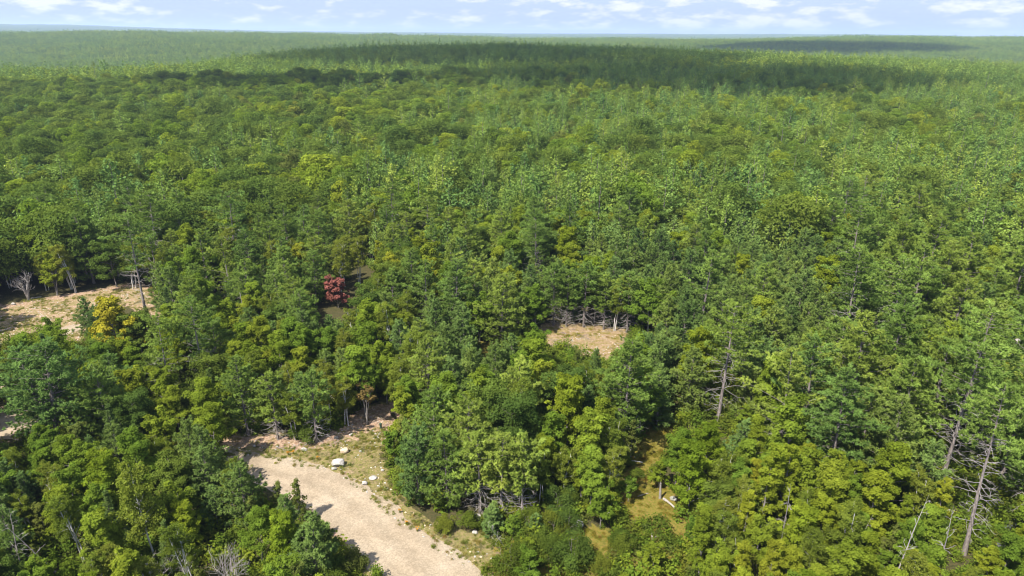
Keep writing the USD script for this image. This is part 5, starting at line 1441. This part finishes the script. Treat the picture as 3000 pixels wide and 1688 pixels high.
# undergrowth below the nearer woods
rng = np.random.default_rng(46)
y = np.sqrt(rng.uniform(38 ** 2, 125 ** 2, 19000)); x = rng.uniform(-1.1, 1.1, 19000) * y
ok = in_frame(x, y, 0); x, y = x[ok], y[ok]
p = np.c_[x, y, terrain(x, y)]
px = project(p)
p = p[~inside(GROUND_FREE.buffer(4), px)]
p = clumpy(p, 5.0, 0.36, 11)
scatter('undergrowth', [('fern_a', {'leaves': (low_plant(7, 150, 1.5, 0.9, 0.26), 'shrub')}), ('fern_b', {'leaves': (low_plant(8, 150, 1.9, 0.9, 0.26), 'maple')}), ('brush', {'leaves': (low_plant(9, 90, 0.7, 0.6, 0.2), 'olive')})], p, rng, 0.6, 1.5, 'low ferns and brush filling the floor of the nearer woods', 'undergrowth')


def pebble(seed):
    rng = np.random.default_rng(seed)
    m = trimesh.creation.icosphere(1)
    v = np.array(m.vertices) * rng.uniform(0.75, 1.2, (len(m.vertices), 1)) * [1, 0.75, 0.55]
    return v, np.array(m.faces)


p, rng = sample(shapely.union_all([Z_VERGE.difference(Z_ROAD.buffer(-6)), Z_DIRTUP, Z_CLEAR, Z_LEFT, Z_EDGE]), 60000, 47)
p = clumpy(p, 1.4, 0.55, 12)[:5200]
scatter('stones', [('pebble_a', {'stone': (pebble(1), 'rock')}), ('pebble_b', {'stone': (pebble(2), 'rock')}), ('pebble_c', {'stone': (pebble(3), 'tanrock')})], p, rng, 0.04, 0.17, 'pale stones strewn over the bank, verges and clearings', 'stones')


def stick(seed):
    rng = np.random.default_rng(seed)
    mb = MB()
    for k in range(5):
        a = rng.uniform(0, 6.28)
        c = np.r_[rng.normal(0, 0.25, 2), 0.03]
        d = np.array([math.cos(a), math.sin(a), rng.uniform(-0.05, 0.25)])
        mb.add(*limb(c, c + d * rng.uniform(0.5, 1.4), 0.022, 0.006, rng, n=4, sides=4)[1])
    return mb.mesh()


p, rng = sample(shapely.union_all([Z_DIRTUP.buffer(8), Z_CLEAR.buffer(10), Z_UNDER.buffer(20), Z_SPOT]), 26000, 49)
p = clumpy(p, 2.0, 0.56, 13)[:900]
scatter('brushwood', [('sticks_a', {'sticks': (stick(1), 'twig')}), ('sticks_b', {'sticks': (stick(2), 'twig')}), ('sticks_c', {'sticks': (stick(3), 'dead')})], p, rng, 0.6, 1.3, 'dead sticks and slash littering the bank and clearing', 'brushwood')

# ------------------------------------------------------------------ the air between, and the fair-weather clouds overhead
haze_mat = usdkit.material(stage, '/World/Looks/haze', {'v': ('principled_volume', {'color': (0.60, 0.74, 0.98), 'density': 7.5e-5, 'anisotropy': 0.2})}, volume='v.volume')
bx = trimesh.creation.box([46000, 30000, 292.0])
bx.apply_translation([0, 11000, 292.0 / 2 - 60])
tag(obj('haze', bx, haze_mat), 'pale blue summer air thickening towards the horizon', 'haze', kind='stuff')
cloud_mat = usdkit.material(stage, '/World/Looks/cloud', {'v': ('principled_volume', {'color': (0.97, 0.97, 0.98), 'density': 0.024, 'anisotropy': 0.4})}, volume='v.volume')


def cloud(seed, x, y, z, rx, ry, label):
    rng = np.random.default_rng(seed)
    m = trimesh.creation.icosphere(4)
    v = np.array(m.vertices)
    b = 0.72 + 0.55 * meshkit.fbm(v * 1.9 + seed * 7.7, 4, seed)
    v = v * b[:, None] * [rx, ry, 75]
    v[:, 2] = np.where(v[:, 2] < 0, v[:, 2] * 0.3, v[:, 2] * (1 + 0.8 * meshkit.noise(v * 0.012, seed)))
    tag(obj('cloud', (v + [x, y, z], np.array(m.faces)), cloud_mat), label, 'cloud', 'clouds drifting overhead out of the picture')


CB = 620.0
def over(x, y, z=20.0):
    k = (CB - z) / S[2]
    return x + S[0] * k, y + S[1] * k
cloud(1, *over(-30, 930), CB, 330, 190, 'flat-based cumulus that shades the crest of the central wooded hill')
cloud(2, *over(150, 610), CB + 30, 240, 150, 'small cumulus that shades the near slope of the central hill')
cloud(3, *over(-760, 1130), CB + 20, 330, 130, 'long flat cumulus that shades the valley woods at left')
cloud(4, *over(-210, 520), CB + 60, 130, 55, 'ragged little cumulus over the middle woods at left')
cloud(5, *over(900, 2100), CB + 40, 420, 180, 'broad cumulus that shades the far slope at right')
